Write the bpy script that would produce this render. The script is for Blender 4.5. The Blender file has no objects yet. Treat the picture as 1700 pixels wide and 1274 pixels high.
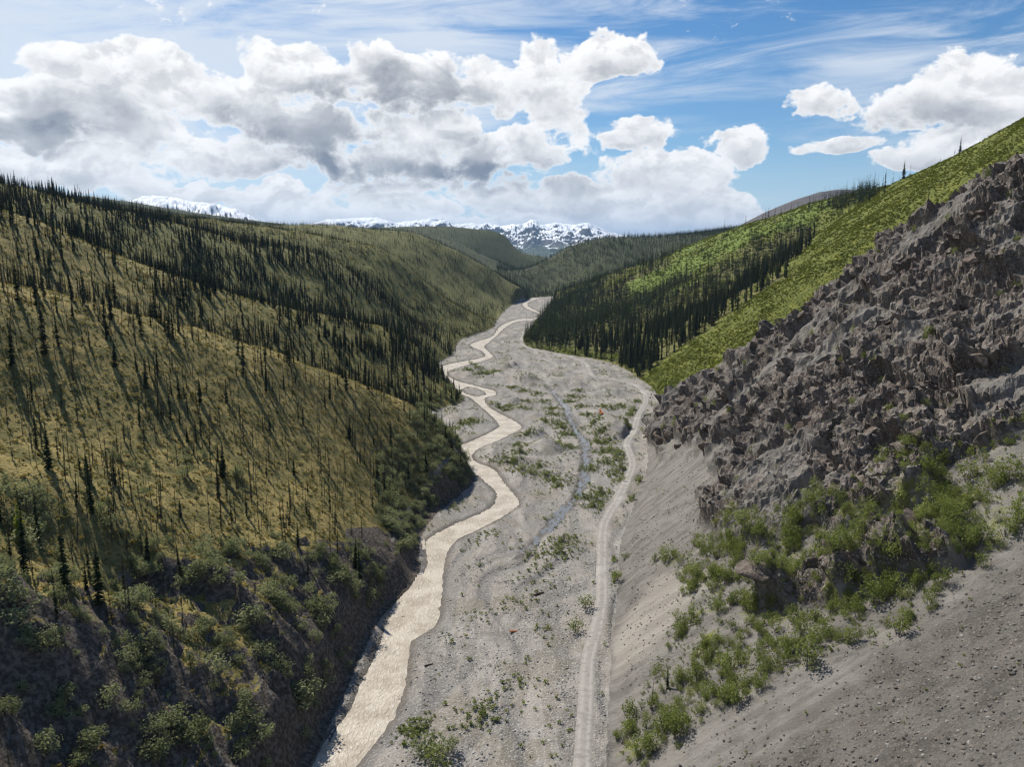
import bpy, bmesh, math, random
import numpy as np
from mathutils import Vector, Matrix

random.seed(7)
RNG = np.random.default_rng(7)
R = math.radians
SC = bpy.context.scene
COL = SC.collection

# ------------------------------------------------------------------ camera
CAM_Z = 100.0
HAZE = 2.6e-5
FPX, CX, CY = 1300.0, 850.0, 637.0          # pixel focal length of the 1700 px photograph
PITCH = math.atan(227.0 / 1300.0)
cd = bpy.data.cameras.new('camera')
cam = bpy.data.objects.new('camera', cd)
COL.objects.link(cam)
cam.location = (0, 0, CAM_Z)
cam.rotation_euler = (math.pi / 2 - PITCH, 0, 0)
cd.sensor_width = 36.0
cd.lens = 36.0 * FPX / 1700.0
cd.clip_start = 0.5
cd.clip_end = 80000
SC.camera = cam

# ------------------------------------------------------------------ light
SUN_AZ = R(-40)        # measured from the view direction, negative = left
SUN_EL = R(50)
sl = bpy.data.lights.new('sun', 'SUN')
sun = bpy.data.objects.new('sun', sl)
COL.objects.link(sun)
sl.energy = 5.0
sl.angle = R(0.55)
sl.color = (1.0, 0.95, 0.86)
sdir = Vector((math.sin(SUN_AZ) * math.cos(SUN_EL), math.cos(SUN_AZ) * math.cos(SUN_EL), math.sin(SUN_EL)))
sun.rotation_euler = (-sdir).to_track_quat('-Z', 'Y').to_euler()
sun.location = sdir * 500

SC.view_settings.view_transform = 'Standard'
SC.view_settings.look = 'None'
SC.view_settings.exposure = 0.25
SC.view_settings.gamma = 1.0
SC.cycles.max_bounces = 4
SC.cycles.diffuse_bounces = 1
SC.cycles.glossy_bounces = 2
SC.cycles.transmission_bounces = 2
SC.cycles.transparent_max_bounces = 4
SC.cycles.volume_bounces = 0
SC.cycles.use_denoising = True
SC.cycles.filter_width = 1.2
SC.cycles.use_adaptive_sampling = True
SC.cycles.adaptive_threshold = 0.02


# ------------------------------------------------------------------ node helper
class NT:
    """small expression writer for node trees"""
    def __init__(self, tree):
        self.t = tree
        tree.nodes.clear()

    def node(self, typ, **kw):
        n = self.t.nodes.new(typ)
        for k, v in kw.items():
            setattr(n, k, v)
        return n

    def link(self, a, b):
        self.t.links.new(a, b)

    def put(self, sock, v):
        if v is None:
            return
        if isinstance(v, bpy.types.NodeSocket):
            self.link(v, sock)
        else:
            if sock.type == 'RGBA' and isinstance(v, (tuple, list)) and len(v) == 3:
                v = (*v, 1)
            sock.default_value = v

    def m(self, op, a, b=None, c=None, clamp=False):
        n = self.node('ShaderNodeMath', operation=op, use_clamp=clamp)
        for i, v in enumerate((a, b, c)):
            self.put(n.inputs[i], v)
        return n.outputs[0]

    def vm(self, op, a, b=None, c=None):
        n = self.node('ShaderNodeVectorMath', operation=op)
        for i, v in enumerate((a, b, c)):
            if v is not None:
                if op == 'SCALE' and i == 1:
                    self.put(n.inputs['Scale'], v)
                else:
                    self.put(n.inputs[i], v)
        return n.outputs['Value'] if op in ('DOT_PRODUCT', 'LENGTH', 'DISTANCE') else n.outputs[0]

    def sm(self, v, lo, hi, a=0.0, b=1.0, typ='SMOOTHSTEP'):
        n = self.node('ShaderNodeMapRange', interpolation_type=typ)
        self.put(n.inputs[0], v)
        for i, q in enumerate((lo, hi, a, b)):
            self.put(n.inputs[i + 1], q)
        return n.outputs[0]

    def noise(self, vec, scale=1.0, detail=4.0, rough=0.5, dist=0.0, dim='3D', color=False, lac=2.0):
        n = self.node('ShaderNodeTexNoise', noise_dimensions=dim)
        if vec is not None:
            self.put(n.inputs['Vector'], vec)
        n.inputs['Scale'].default_value = scale
        n.inputs['Detail'].default_value = detail
        n.inputs['Roughness'].default_value = rough
        n.inputs['Distortion'].default_value = dist
        n.inputs['Lacunarity'].default_value = lac
        return n.outputs['Color'] if color else n.outputs['Fac']

    def voro(self, vec, scale, feature='F1', out='Distance', rnd=1.0):
        n = self.node('ShaderNodeTexVoronoi', feature=feature)
        self.put(n.inputs['Vector'], vec)
        n.inputs['Scale'].default_value = scale
        n.inputs['Randomness'].default_value = rnd
        return n.outputs[out]

    def mix(self, f, a, b, blend='MIX'):
        n = self.node('ShaderNodeMix', data_type='RGBA', blend_type=blend)
        self.put(n.inputs[0], f)
        self.put(n.inputs[6], a)
        self.put(n.inputs[7], b)
        return n.outputs[2]

    def attr(self, name, out='Fac'):
        return self.node('ShaderNodeAttribute', attribute_name=name).outputs[out]

    def xyz(self, x, y, z):
        n = self.node('ShaderNodeCombineXYZ')
        for i, v in enumerate((x, y, z)):
            self.put(n.inputs[i], v)
        return n.outputs[0]

    def sep(self, v):
        n = self.node('ShaderNodeSeparateXYZ')
        self.put(n.inputs[0], v)
        return n.outputs

    def bump(self, h, strength=0.5, dist=0.3, normal=None):
        n = self.node('ShaderNodeBump')
        n.inputs['Strength'].default_value = strength
        n.inputs['Distance'].default_value = dist
        self.put(n.inputs['Height'], h)
        if normal is not None:
            self.put(n.inputs['Normal'], normal)
        return n.outputs[0]

    def pos(self):
        return self.node('ShaderNodeNewGeometry').outputs['Position']

    def objrand(self):
        return self.node('ShaderNodeObjectInfo').outputs['Random']

    def out(self, shader, kind='ShaderNodeOutputMaterial', sock='Surface'):
        o = self.node(kind)
        self.link(shader, o.inputs[sock])
        return o


def material(name):
    m = bpy.data.materials.new(name)
    m.use_nodes = True
    return m, NT(m.node_tree)


def principled(n, col, rough=0.9, normal=None, spec=0.2, metal=0.0):
    b = n.node('ShaderNodeBsdfPrincipled')
    n.put(b.inputs['Base Color'], col)
    n.put(b.inputs['Roughness'], rough)
    n.put(b.inputs['Metallic'], metal)
    n.put(b.inputs['Specular IOR Level'], spec)
    if normal is not None:
        n.put(b.inputs['Normal'], normal)
    return b.outputs[0]


# ------------------------------------------------------------------ pixel / world helpers (used to survey the photograph)
SP, CP = math.sin(PITCH), math.cos(PITCH)


def ray(u, v):
    a = (u - CX) / FPX
    b = -(v - CY) / FPX
    return (a, CP + b * SP, -SP + b * CP)


def at(u, v, y):
    d = ray(u, v)
    t = y / d[1]
    return (d[0] * t, y, CAM_Z + d[2] * t)


def gnd(u, v, z=0.0):
    d = ray(u, v)
    t = (z - CAM_Z) / d[2]
    return (d[0] * t, d[1] * t, z)


def project(x, y, z):
    dz = z - CAM_Z
    dep = y * CP - dz * SP
    up = y * SP + dz * CP
    return CX + FPX * x / dep, CY - FPX * up / dep, dep


def azel(u, v):
    d = ray(u, v)
    return math.atan2(d[0], d[1]), math.atan2(d[2], math.hypot(d[0], d[1]))


# ------------------------------------------------------------------ world: sky with clouds
def build_world():
    w = bpy.data.worlds.new('World')
    SC.world = w
    w.use_nodes = True
    n = NT(w.node_tree)
    sky = n.node('ShaderNodeTexSky', sky_type='NISHITA')
    sky.sun_disc = False
    sky.sun_elevation = SUN_EL
    sky.sun_rotation = SUN_AZ
    sky.altitude = 900
    sky.air_density = 1.0
    sky.dust_density = 0.25
    sky.ozone_density = 3.0
    SKYK = 0.085
    d = n.node('ShaderNodeTexCoord').outputs['Generated']
    x, y, z = n.sep(d)
    az = n.m('ARCTAN2', x, y)
    el = n.m('ARCSINE', z)
    # cloud heaps surveyed from the photograph: centre (px), half width, half height
    HEAPS = [(480, 110, 75, 50), (640, 135, 150, 55), (220, 128, 130, 45), (790, 140, 90, 45), (390, 165, 120, 45), (130, 180, 110, 40),
             (520, 210, 150, 50), (700, 215, 110, 45), (240, 215, 110, 40), (905, 150, 75, 75), (1005, 95, 80, 42), (890, 235, 120, 55), (40, 215, 90, 32),
             (90, 288, 200, 30), (380, 262, 170, 42), (620, 272, 150, 38), (760, 262, 110, 48), (460, 340, 120, 34), (700, 328, 190, 34),
             (920, 320, 150, 38), (1060, 285, 75, 52), (1150, 300, 80, 55), (1075, 215, 75, 32), (1060, 350, 170, 34), (1190, 340, 80, 34), (300, 325, 120, 26), (600, 358, 90, 20), (850, 366, 110, 20), (1240, 372, 90, 20), (170, 255, 80, 22), (480, 366, 110, 20), (720, 372, 130, 18), (1000, 378, 150, 18), (1160, 372, 90, 22), (1290, 365, 60, 16),
             (1500, 190, 95, 48), (1590, 155, 70, 60), (1630, 250, 130, 34), (1510, 275, 70, 26), (1235, 233, 84, 36), (1362, 165, 58, 27), (1400, 250, 60, 20), (1690, 175, 60, 50)]
    DARKS = [(625, 155, 125, 34, 1.0), (530, 232, 100, 32, .9), (700, 294, 170, 22, .9), (770, 262, 60, 36, .7), (150, 195, 70, 26, .7), (400, 190, 60, 24, .6), (50, 225, 70, 18, .7), (920, 298, 90, 20, .7), (510, 282, 70, 20, .8), (1535, 205, 90, 20, .5)]
    flat = n.xyz(az, n.m('MULTIPLY', el, 1.35), 0.37)
    wn = n.noise(flat, 11.0, 4.0, .55, color=True)
    warp = n.vm('MULTIPLY', n.vm('SUBTRACT', wn, (.5, .5, .5)), (.12, .075, 0.0))
    q = n.vm('ADD', n.xyz(az, el, 0.0), warp)
    cov = num = dark = 0.0
    den = 0.02
    for u, v, ru, rv in HEAPS:
        a0, e0 = azel(u, v)
        p = n.vm('MULTIPLY_ADD', q, (FPX / ru, FPX / rv, 0), (-a0 * FPX / ru, -e0 * FPX / rv, 0))
        g = n.sm(n.vm('DOT_PRODUCT', p, p), 1.6, 0.0, 0.0, 1.0)
        cov = n.m('MAXIMUM', g, cov)
        g2 = n.m('MULTIPLY', g, g)
        den = n.m('ADD', g2, den)
        num = n.m('MULTIPLY_ADD', g2, n.vm('DOT_PRODUCT', p, (0, -1, 0)), num)
    for u, v, ru, rv, wt in DARKS:
        a0, e0 = azel(u, v)
        p = n.vm('MULTIPLY_ADD', q, (FPX / ru, FPX / rv, 0), (-a0 * FPX / ru, -e0 * FPX / rv, 0))
        dark = n.m('ADD', n.sm(n.vm('DOT_PRODUCT', p, p), 2.6, 0.0, 0.0, wt), dark)
    cov = n.m('ADD', n.m('MULTIPLY', cov, .46), n.sm(el, .075, .015, 0.0, .10))
    under = n.m('DIVIDE', num, den)                           # + below the middle of a heap, - above
    det = n.noise(flat, 19.0, 7.0, .60, .25)
    up = n.noise(n.vm('ADD', flat, (-.009, .014, 0)), 19.0, 4.0, .60, .25)
    gen = n.noise(flat, 3.4, 1.0, .5)                         # broad weather pattern all round the sky
    D = n.m('ADD', n.m('ADD', n.m('MULTIPLY', det, 1.05), n.m('MULTIPLY', n.m('SUBTRACT', gen, .5), .55)), n.m('ADD', cov, .00))
    D = n.m('ADD', D, n.sm(el, .60, .28, -.14, 0.0))
    alpha = n.m('MULTIPLY', n.sm(D, .69, .80), n.sm(el, -.02, .01))
    rel = n.sm(n.m('SUBTRACT', up, det), -.07, .13)           # density rising upward = underside of a billow
    core = n.sm(D, .69, .94)
    low = n.sm(n.m('ADD', under, n.m('MULTIPLY', n.m('SUBTRACT', det, .5), 2.2)), -.35, .9)
    shade = n.m('ADD', n.m('MULTIPLY', rel, .34), n.m('MULTIPLY', low, .40))
    shade = n.m('ADD', shade, n.m('MULTIPLY', dark, n.sm(det, .32, .60, .22, .80)))
    shade = n.m('MULTIPLY', shade, core)
    shade = n.m('DIVIDE', n.m('MULTIPLY', shade, 1.25), n.m('ADD', 1.0, n.m('MULTIPLY', shade, .75)))
    lit = n.mix(shade, (.90, .895, .885), (.10, .12, .165))
    lit = n.mix(n.m('MULTIPLY', n.sm(el, .05, 0.0), .25), lit, (.68, .72, .765))
    # high thin streaks
    sx = n.m('ADD', n.m('MULTIPLY', az, 1.6), n.m('MULTIPLY', el, 3.0))
    sy = n.m('SUBTRACT', n.m('MULTIPLY', el, 11.0), n.m('MULTIPLY', az, 1.1))
    str1 = n.noise(n.xyz(sx, sy, 2.2), 2.4, 6.0, .64, .9)
    patch = n.noise(n.xyz(az, n.m('MULTIPLY', el, 2.0), 7.7), 3.2, 1.0, .5)
    left_more = n.sm(az, .40, -.20, .02, .26)
    ci = n.sm(n.m('ADD', n.m('ADD', n.m('MULTIPLY', str1, .75), n.m('MULTIPLY', patch, .45)), left_more), .60, .92)
    ci = n.m('MULTIPLY', n.m('MULTIPLY', ci, n.sm(el, .03, .16, .3, .85)), n.sm(el, .75, .30, .25, 1.0))
    hs = n.node('ShaderNodeHueSaturation')
    n.link(sky.outputs[0], hs.inputs['Color'])
    hs.inputs['Saturation'].default_value = 1.3
    blue = n.vm('SCALE', hs.outputs[0], SKYK)
    blue = n.mix(n.m('MULTIPLY', n.sm(el, .13, -.02), .75), blue, (.40, .57, .74))
    c = n.mix(ci, blue, (.66, .71, .77))
    c = n.mix(alpha, c, lit)
    bg = n.node('ShaderNodeBackground')
    n.link(c, bg.inputs[0])
    bg.inputs[1].default_value = 1.0
    n.out(bg.outputs[0], 'ShaderNodeOutputWorld')
    w.cycles.sampling_method = 'MANUAL'
    w.cycles.sample_map_resolution = 512


build_world()

# ------------------------------------------------------------------ numpy noise
_perm = RNG.permutation(256).astype(np.int64)
_ang = RNG.random(256) * 2 * np.pi
_gx, _gy = np.cos(_ang), np.sin(_ang)
_r1, _r2, _r3, _r4, _r5 = (RNG.random(256) for _ in range(5))


def _h(xi, yi):
    return _perm[(xi + _perm[yi & 255]) & 255]


def perlin(x, y):
    xi = np.floor(x).astype(np.int64)
    yi = np.floor(y).astype(np.int64)
    xf, yf = x - xi, y - yi
    u = xf * xf * xf * (xf * (xf * 6 - 15) + 10)
    v = yf * yf * yf * (yf * (yf * 6 - 15) + 10)

    def g(ix, iy, dx, dy):
        k = _h(ix, iy)
        return _gx[k] * dx + _gy[k] * dy
    a = g(xi, yi, xf, yf)
    b = g(xi + 1, yi, xf - 1, yf)
    c = g(xi, yi + 1, xf, yf - 1)
    d = g(xi + 1, yi + 1, xf - 1, yf - 1)
    return ((a + u * (b - a)) + v * ((c + u * (d - c)) - (a + u * (b - a)))) * 1.5


def fbm(x, y, octv=4, gain=0.5, ridge=False):
    s, amp, tot = 0.0, 1.0, 0.0
    for k in range(octv):
        p = perlin(x + 17.3 * k, y - 9.1 * k)
        if ridge:
            p = 1 - 2 * np.abs(p)
        s = s + amp * p
        tot += amp
        amp *= gain
        x, y = x * 2.03, y * 2.03
    return s / tot


def facets(x, y):
    """per-cell tilted planes: broken, blocky rock"""
    xi = np.floor(x).astype(np.int64)
    yi = np.floor(y).astype(np.int64)
    best = np.full(x.shape, 1e9)
    val = np.zeros(x.shape)
    for dx in (-1, 0, 1):
        for dy in (-1, 0, 1):
            cx, cy = xi + dx, yi + dy
            k = _h(cx, cy)
            px, py = cx + _r1[k], cy + _r2[k]
            d = (x - px) ** 2 + (y - py) ** 2
            hv = _r3[k] + (x - px) * (_r4[k] - .5) * 2.4 + (y - py) * (_r5[k] - .5) * 2.0
            m = d < best
            best = np.where(m, d, best)
            val = np.where(m, hv, val)
    return val - 0.5


def sstep(a, b, x):
    t = np.clip((x - a) / (b - a), 0, 1)
    return t * t * (3 - 2 * t)


def poly_dist(px, py, poly, closed=True):
    """distance to polyline and (if closed) sign: negative inside"""
    poly = np.asarray(poly, float)
    n = len(poly)
    best = np.full(px.shape, 1e18)
    inside = np.zeros(px.shape, bool)
    for i in range(n if closed else n - 1):
        ax, ay = poly[i][:2]
        bx, by = poly[(i + 1) % n][:2]
        ex, ey = bx - ax, by - ay
        L = ex * ex + ey * ey + 1e-9
        t = np.clip(((px - ax) * ex + (py - ay) * ey) / L, 0, 1)
        d = (px - ax - t * ex) ** 2 + (py - ay - t * ey) ** 2
        best = np.minimum(best, d)
        if closed and ay != by:
            c = ((ay > py) != (by > py)) & (px < (bx - ax) * (py - ay) / (by - ay) + ax)
            inside ^= c
    d = np.sqrt(best)
    return np.where(inside, -d, d) if closed else d


def smooth_line(pts, per=6, closed=False):
    """Catmull-Rom through points"""
    P = [np.array(p, float) for p in pts]
    n = len(P)
    out = []
    rng = range(n if closed else n - 1)
    for i in rng:
        if closed:
            a, b, c, d = P[i - 1], P[i], P[(i + 1) % n], P[(i + 2) % n]
        else:
            a, b, c, d = P[max(i - 1, 0)], P[i], P[i + 1], P[min(i + 2, n - 1)]
        for k in range(per):
            t = k / per
            out.append(.5 * ((2 * b) + (-a + c) * t + (2 * a - 5 * b + 4 * c - d) * t * t + (-a + 3 * b - 3 * c + d) * t ** 3))
    if not closed:
        out.append(P[-1])
    return np.array(out)


# ------------------------------------------------------------------ survey lines (photo pixels -> world)
BL = [(330, 1600), (430, 1420), (515, 1274), (555, 1190), (622, 1050), (652, 1005), (695, 965), (700, 890), (735, 845),
      (790, 795), (757, 745), (735, 715), (713, 690), (735, 680), (775, 666), (752, 642), (720, 612), (745, 596),
      (758, 585), (768, 565), (818, 547), (830, 528), (850, 508), (882, 495)]
BR = [(1000, 1500), (998, 1274), (1004, 1150), (1012, 1050), (1022, 960), (1026, 900), (1052, 830), (1072, 770), (1070, 715),
      (1092, 680), (1090, 655), (1075, 640), (1035, 612), (1000, 600), (930, 587), (868, 573), (876, 550), (897, 525),
      (915, 505), (925, 492)]
BLg = [gnd(u, v) for u, v in BL]
BRg = [gnd(u, v) for u, v in BR]
floor_poly = [(-62, -60)] + [p[:2] for p in smooth_line(BLg, 3)] + [p[:2] for p in smooth_line(BRg, 3)[::-1]] + [(14, -60)]

CP3 = []                                  # terrain control points (x, y, z)


def cp(u, v, y, dz=0):
    p = at(u, v, y)
    CP3.append((p[0], p[1], p[2] + dz))


for p in BLg + BRg:
    CP3.append((p[0], p[1], 0.0))
CP3 += [(-62, -60, 0), (14, -60, 0), (-50, 40, 0), (14, 40, 0)]
# left spurs: crests
for u, v, y in [(750, 730, 338), (700, 688, 338), (600, 640, 328), (470, 590, 305), (300, 548, 275), (130, 510, 245), (0, 488, 228),
                (-200, 440, 200), (-500, 380, 170),
                (690, 575, 610), (635, 543, 590), (547, 526, 550), (460, 504, 520), (400, 488, 498), (324, 466, 468), (206, 427, 430),
                (118, 393, 405), (30, 366, 385), (-150, 330, 350), (-400, 290, 310),
                (709, 556, 752), (650, 506, 760), (606, 471, 755), (565, 444, 740), (518, 426, 720), (400, 407, 690), (300, 386, 650),
                (150, 352, 600), (0, 325, 560),
                (780, 522, 985), (738, 495, 1000), (694, 459, 1000), (665, 430, 980), (606, 412, 960), (500, 393, 930), (400, 380, 900),
                (850, 472, 1550), (815, 450, 1480), (768, 426, 1400), (700, 410, 1320), (620, 400, 1250), (520, 391, 1200),
                (430, 380, 1150), (220, 348, 1000), (0, 318, 900), (-200, 296, 850)]:
    cp(u, v, y)
# faces and bank tops on the near left
for u, v, y in [(300, 750, 210), (0, 700, 180), (450, 760, 235), (600, 780, 266), (690, 800, 296), (150, 850, 158),
                (330, 955, 162), (0, 950, 126), (180, 975, 147), (470, 965, 178), (560, 955, 196), (610, 905, 219), (660, 880, 247),
                (-200, 900, 110), (-300, 640, 150), (450, 850, 204)]:
    cp(u, v, y)
# gullies between the spurs (hidden floors)
CP3 += [(-48, 445, 1), (-80, 415, 15), (-115, 388, 33), (-160, 345, 60), (-210, 295, 86), (-300, 260, 115),
        (-75, 645, 8), (-140, 602, 40), (-190, 550, 60), (-235, 490, 86), (-300, 470, 106),
        (-75, 855, 8), (-120, 850, 30), (-184, 838, 70), (-270, 790, 100),
        (-40, 1180, 4), (-88, 1100, 24), (-155, 1090, 74), (-205, 1060, 93),
        (-107, 1700, 62), (0, 1760, 12), (-300, 1650, 92), (-600, 1500, 130), (-900, 1300, 165), (-1400, 1300, 195), (-1000, 900, 190),
        (-330, 800, 116), (-450, 800, 140), (-420, 950, 136), (-330, 1060, 124),
        (-49, 152, 17), (-60, 128, 21), (-45, 180, 11), (-38, 215, 7), (-37, 250, 7), (-27, 300, 9),
        (-800, 600, 190), (-500, 400, 150), (-420, 250, 138), (-300, 150, 118), (-300, 30, 112), (-200, 60, 85), (-130, 40, 60), (-130, 90, 62)]
# far left hill
for u, v, y in [(500, 381, 2600), (640, 384, 2700), (760, 389, 2700), (800, 395, 2650), (850, 407, 2600), (905, 428, 2500),
                (700, 392, 2300), (780, 412, 2250), (830, 436, 2150), (300, 368, 2500), (0, 350, 2500), (880, 455, 2050)]:
    cp(u, v, y)
# right rock spur: crest, face, gully behind
for u, v, y in [(1100, 663, 432), (1180, 618, 400), (1300, 540, 370), (1400, 462, 350), (1520, 372, 330), (1600, 322, 320),
                (1700, 265, 310), (1900, 150, 290), (2150, 40, 270)]:
    cp(u, v, y)
BRx = np.array([(p[1], p[0]) for p in BRg[:8]])


def xb(y):
    return np.interp(y, BRx[:, 0], BRx[:, 1])


for y in (40, 80, 120, 160, 200, 240, 280, 315):
    k = np.interp(y, [40, 150, 320], [0.63, 0.66, 0.85])
    for d in (14, 32, 60, 95, 140):
        if y > 230 and d > 80:
            continue
        CP3.append((float(xb(y)) + d, y, d * k))
CP3 += [(104, 490, 4), (135, 472, 20), (190, 456, 58), (240, 442, 90), (300, 430, 120), (420, 420, 190), (300, 200, 185), (300, 80, 180)]
# green hill and forest spur
for u, v, y in [(1200, 560, 560), (1300, 480, 570), (1400, 400, 580), (1500, 340, 580), (1600, 280, 570), (1120, 612, 560),
                (1700, 207, 560), (1600, 254, 640), (1530, 287, 710), (1460, 320, 800), (1330, 352, 1000), (1220, 383, 1150),
                (1100, 540, 750), (1150, 480, 900), (1250, 430, 900), (1350, 400, 850), (1100, 480, 1050), (1200, 500, 720),
                (960, 474, 1450), (1000, 462, 1350), (1080, 437, 1250), (1170, 402, 1180), (1400, 370, 700),
                (1850, 120, 520), (2000, 60, 560)]:
    cp(u, v, y)
CP3 += [(110, 1520, 14), (190, 1500, 30), (290, 1450, 62), (420, 1500, 110), (600, 1400, 150), (600, 1000, 190), (900, 900, 240),
        (520, 750, 200), (900, 1500, 200), (1400, 1500, 260), (700, 500, 260)]
# far right hill with its bluff
for u, v, y in [(866, 478, 1790), (880, 460, 1850), (905, 440, 1900), (940, 413, 1950), (1000, 396, 2000), (1100, 392, 2050),
                (1190, 389, 2000), (940, 470, 1760), (980, 440, 1800), (1060, 425, 1850), (925, 487, 1700), (1300, 380, 2000)]:
    cp(u, v, y)
CP3 += [(0, 2300, 10), (40, 2600, 20), (500, 2600, 110), (0, 3100, 10), (300, 3100, 60), (1500, 2600, 200), (-1500, 2600, 260),
        (-1500, 3200, 220), (1500, 3200, 150), (-400, 3200, 120), (2300, 3000, 200), (-2400, 3000, 240), (60, 1800, 5)]


class TPS:
    def __init__(self, pts, smooth=0.5, S=500.0):
        P = np.array(pts, float)
        self.c = P[:, :2] / S
        self.S = S
        n = len(P)
        d2 = ((self.c[:, None] - self.c[None]) ** 2).sum(-1)
        K = .5 * d2 * np.log(d2 + 1e-12)
        K[np.arange(n), np.arange(n)] += smooth / 1e5
        A = np.zeros((n + 3, n + 3))
        A[:n, :n] = K
        A[:n, n] = 1
        A[:n, n + 1:] = self.c
        A[n, :n] = 1
        A[n + 1:, :n] = self.c.T
        b = np.zeros(n + 3)
        b[:n] = P[:, 2]
        self.w = np.linalg.solve(A, b)

    def __call__(self, x, y):
        sh = x.shape
        x, y = x.ravel() / self.S, y.ravel() / self.S
        o = np.empty(x.shape)
        n = len(self.c)
        c = self.c.astype(np.float32)
        w = self.w[:n].astype(np.float32)
        for i in range(0, len(x), 20000):
            X = x[i:i + 20000].astype(np.float32)
            Y = y[i:i + 20000].astype(np.float32)
            d2 = (X[:, None] - c[:, 0]) ** 2 + (Y[:, None] - c[:, 1]) ** 2
            K = .5 * d2 * np.log(d2 + 1e-9)
            o[i:i + 20000] = K @ w + self.w[n] + self.w[n + 1] * X + self.w[n + 2] * Y
        return o.reshape(sh)


tps = TPS(CP3)

RIVER_L = [(440, 1420), (522, 1274), (546, 1226), (580, 1176), (596, 1139), (616, 1100), (630, 1063), (640, 1036), (660, 1000), (689, 973), (709, 933),
           (704, 907), (716, 890), (753, 870), (812, 844), (823, 823), (818, 812), (794, 791), (765, 759), (750, 744), (782, 732), (823, 712),
           (826, 703), (812, 688), (791, 670), (779, 660), (759, 650), (753, 638), (738, 623), (726, 612), (745, 604), (773, 599), (803, 592),
           (799, 583), (780, 574), (788, 568), (815, 559), (823, 550), (832, 540), (858, 530), (885, 528), (893, 521), (874, 513), (866, 504), (882, 495), (900, 490.5)]
RIVER_R = [(520, 1420), (593, 1274), (640, 1213), (660, 1183), (676, 1129), (683, 1070), (699, 1056), (726, 1036), (733, 1000), (741, 925), (759, 897),
           (799, 877), (853, 847), (863, 832), (850, 815), (838, 800), (821, 779), (791, 766), (785, 756), (797, 744), (826, 732), (865, 712),
           (862, 703), (847, 694), (823, 682), (809, 671), (806, 660), (823, 656), (821, 648), (806, 644), (771, 635), (753, 629), (744, 621),
           (747, 615), (779, 605), (815, 595), (817, 588), (805, 576), (813, 568), (826, 557), (832, 551), (842, 542), (862, 533), (895, 531), (903, 521), (884, 512), (876, 504), (892, 496), (912, 490.5)]
river_poly = [gnd(*p)[:2] for p in RIVER_L] + [gnd(*p)[:2] for p in RIVER_R[::-1]]
river_poly = smooth_line(river_poly, 3, True)
ISLAND = [gnd(*p)[:2] for p in [(765, 647), (775, 642), (790, 644), (804, 650), (806, 655), (792, 658), (775, 654)]]
CREEK = [(905, 640), (922, 657), (930, 668), (941, 680), (943, 692), (953, 709), (968, 733), (973, 752), (973, 770), (968, 796), (963, 815), (947, 838), (932, 853), (918, 868), (900, 888), (880, 908), (858, 930)]
CREEK_W = [1.0, 1.6, 1.8, 2.2, 2.4, 2.6, 2.8, 2.6, 2.8, 2.4, 1.6, 1.8, 2.6, 1.6, .9, .5, .2]
creek = smooth_line([gnd(*p)[:2] for p in CREEK], 4)
ROAD = [(968, 1500), (967, 1274), (972, 1183), (977, 1099), (990, 1050), (999, 1000), (999, 950), (1001, 883), (1011, 857), (1027, 829), (1049, 779),
        (1046, 756), (1041, 738), (1053, 715), (1060, 691), (1072, 668), (1068, 653), (1056, 642), (1030, 634), (1000, 630), (985, 626), (978, 616),
        (972, 604), (950, 595), (915, 587), (880, 580), (868, 572), (868, 560), (880, 540)]
road = smooth_line([gnd(*p)[:2] for p in ROAD], 8)
# gravel heaps: pixel of the foot centre, half sizes in metres (along x, y), height, flatness
MOUNDS = [((1015, 715), 13, 30, 4.5, 3), ((872, 632), 16, 18, 4.0, 1), ((1020, 655), 20, 16, 3.5, 1), ((905, 745), 11, 16, 3.5, 1), ((890, 720), 8, 10, 2.5, 1),
          ((842, 612), 6, 7, 4.0, 1), ((852, 607), 5, 6, 3.0, 1), ((882, 640), 5, 7, 2.5, 1), ((850, 668), 8, 8, 2.5, 1), ((795, 612), 8, 12, 1.2, 1),
          ((960, 640), 9, 8, 2.2, 1), ((925, 600), 12, 14, 1.5, 1), ((890, 690), 7, 9, 1.4, 1), ((860, 765), 9, 9, 1.6, 1), ((1000, 590), 9, 9, 3.0, 1)]


def world_w(y):
    return 70 + 0.80 * np.maximum(y, 0)


NY, NX = 900, 820
# rows: fine near, growing with distance
_yy = [-20.0]
while _yy[-1] < 3300:
    _yy.append(_yy[-1] + max(1.6 if _yy[-1] < 60 else 0.85, _yy[-1] * 0.0042))
YS = np.array(_yy)
SS = np.linspace(-1.0, 1.0, NX)
NY = len(YS)
GX = SS[None, :] * world_w(YS)[:, None]
GY = np.repeat(YS[:, None], NX, 1)

sdF = poly_dist(GX, GY, floor_poly)
left = GX < np.interp(GY, [p[1] for p in BRg], [p[0] for p in BRg]) - 8
slope = tps(GX, GY)


def near_mask(m):
    return m


# --- slopes
fade = np.clip(GY / 400, .6, 2.5)
soft = sstep(0, 10, sdF)
n1 = fbm(GX / 90, GY / 90, 4) * 5.0 + fbm(GX / 22 + 5, GY / 22, 3) * 1.3 + fbm(GX / 5, GY / 5 + 3, 2) * .35
slope = slope + n1 * soft * np.clip(sdF / 60, .15, 1) * np.clip(1800 / GY.clip(1), .35, 1)
# ribs and runnels cut into the near left bank
bw = np.interp(GY, [60, 110, 150, 190, 215, 250, 320], [62, 56, 44, 26, 15, 9, 6])
bank = left * sstep(0, 4, sdF) * (1 - sstep(.7, 1.15, sdF / bw)) * (1 - sstep(290, 340, GY))
al = GY * .8 + GX * .25
slope = slope + bank * (fbm(al / 17, sdF / 60, 3, .55, True) * np.minimum(6.5, bw * .16) - .5)
slope = slope + bank * facets(GX / 3.2, GY / 3.2) * .8

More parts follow.
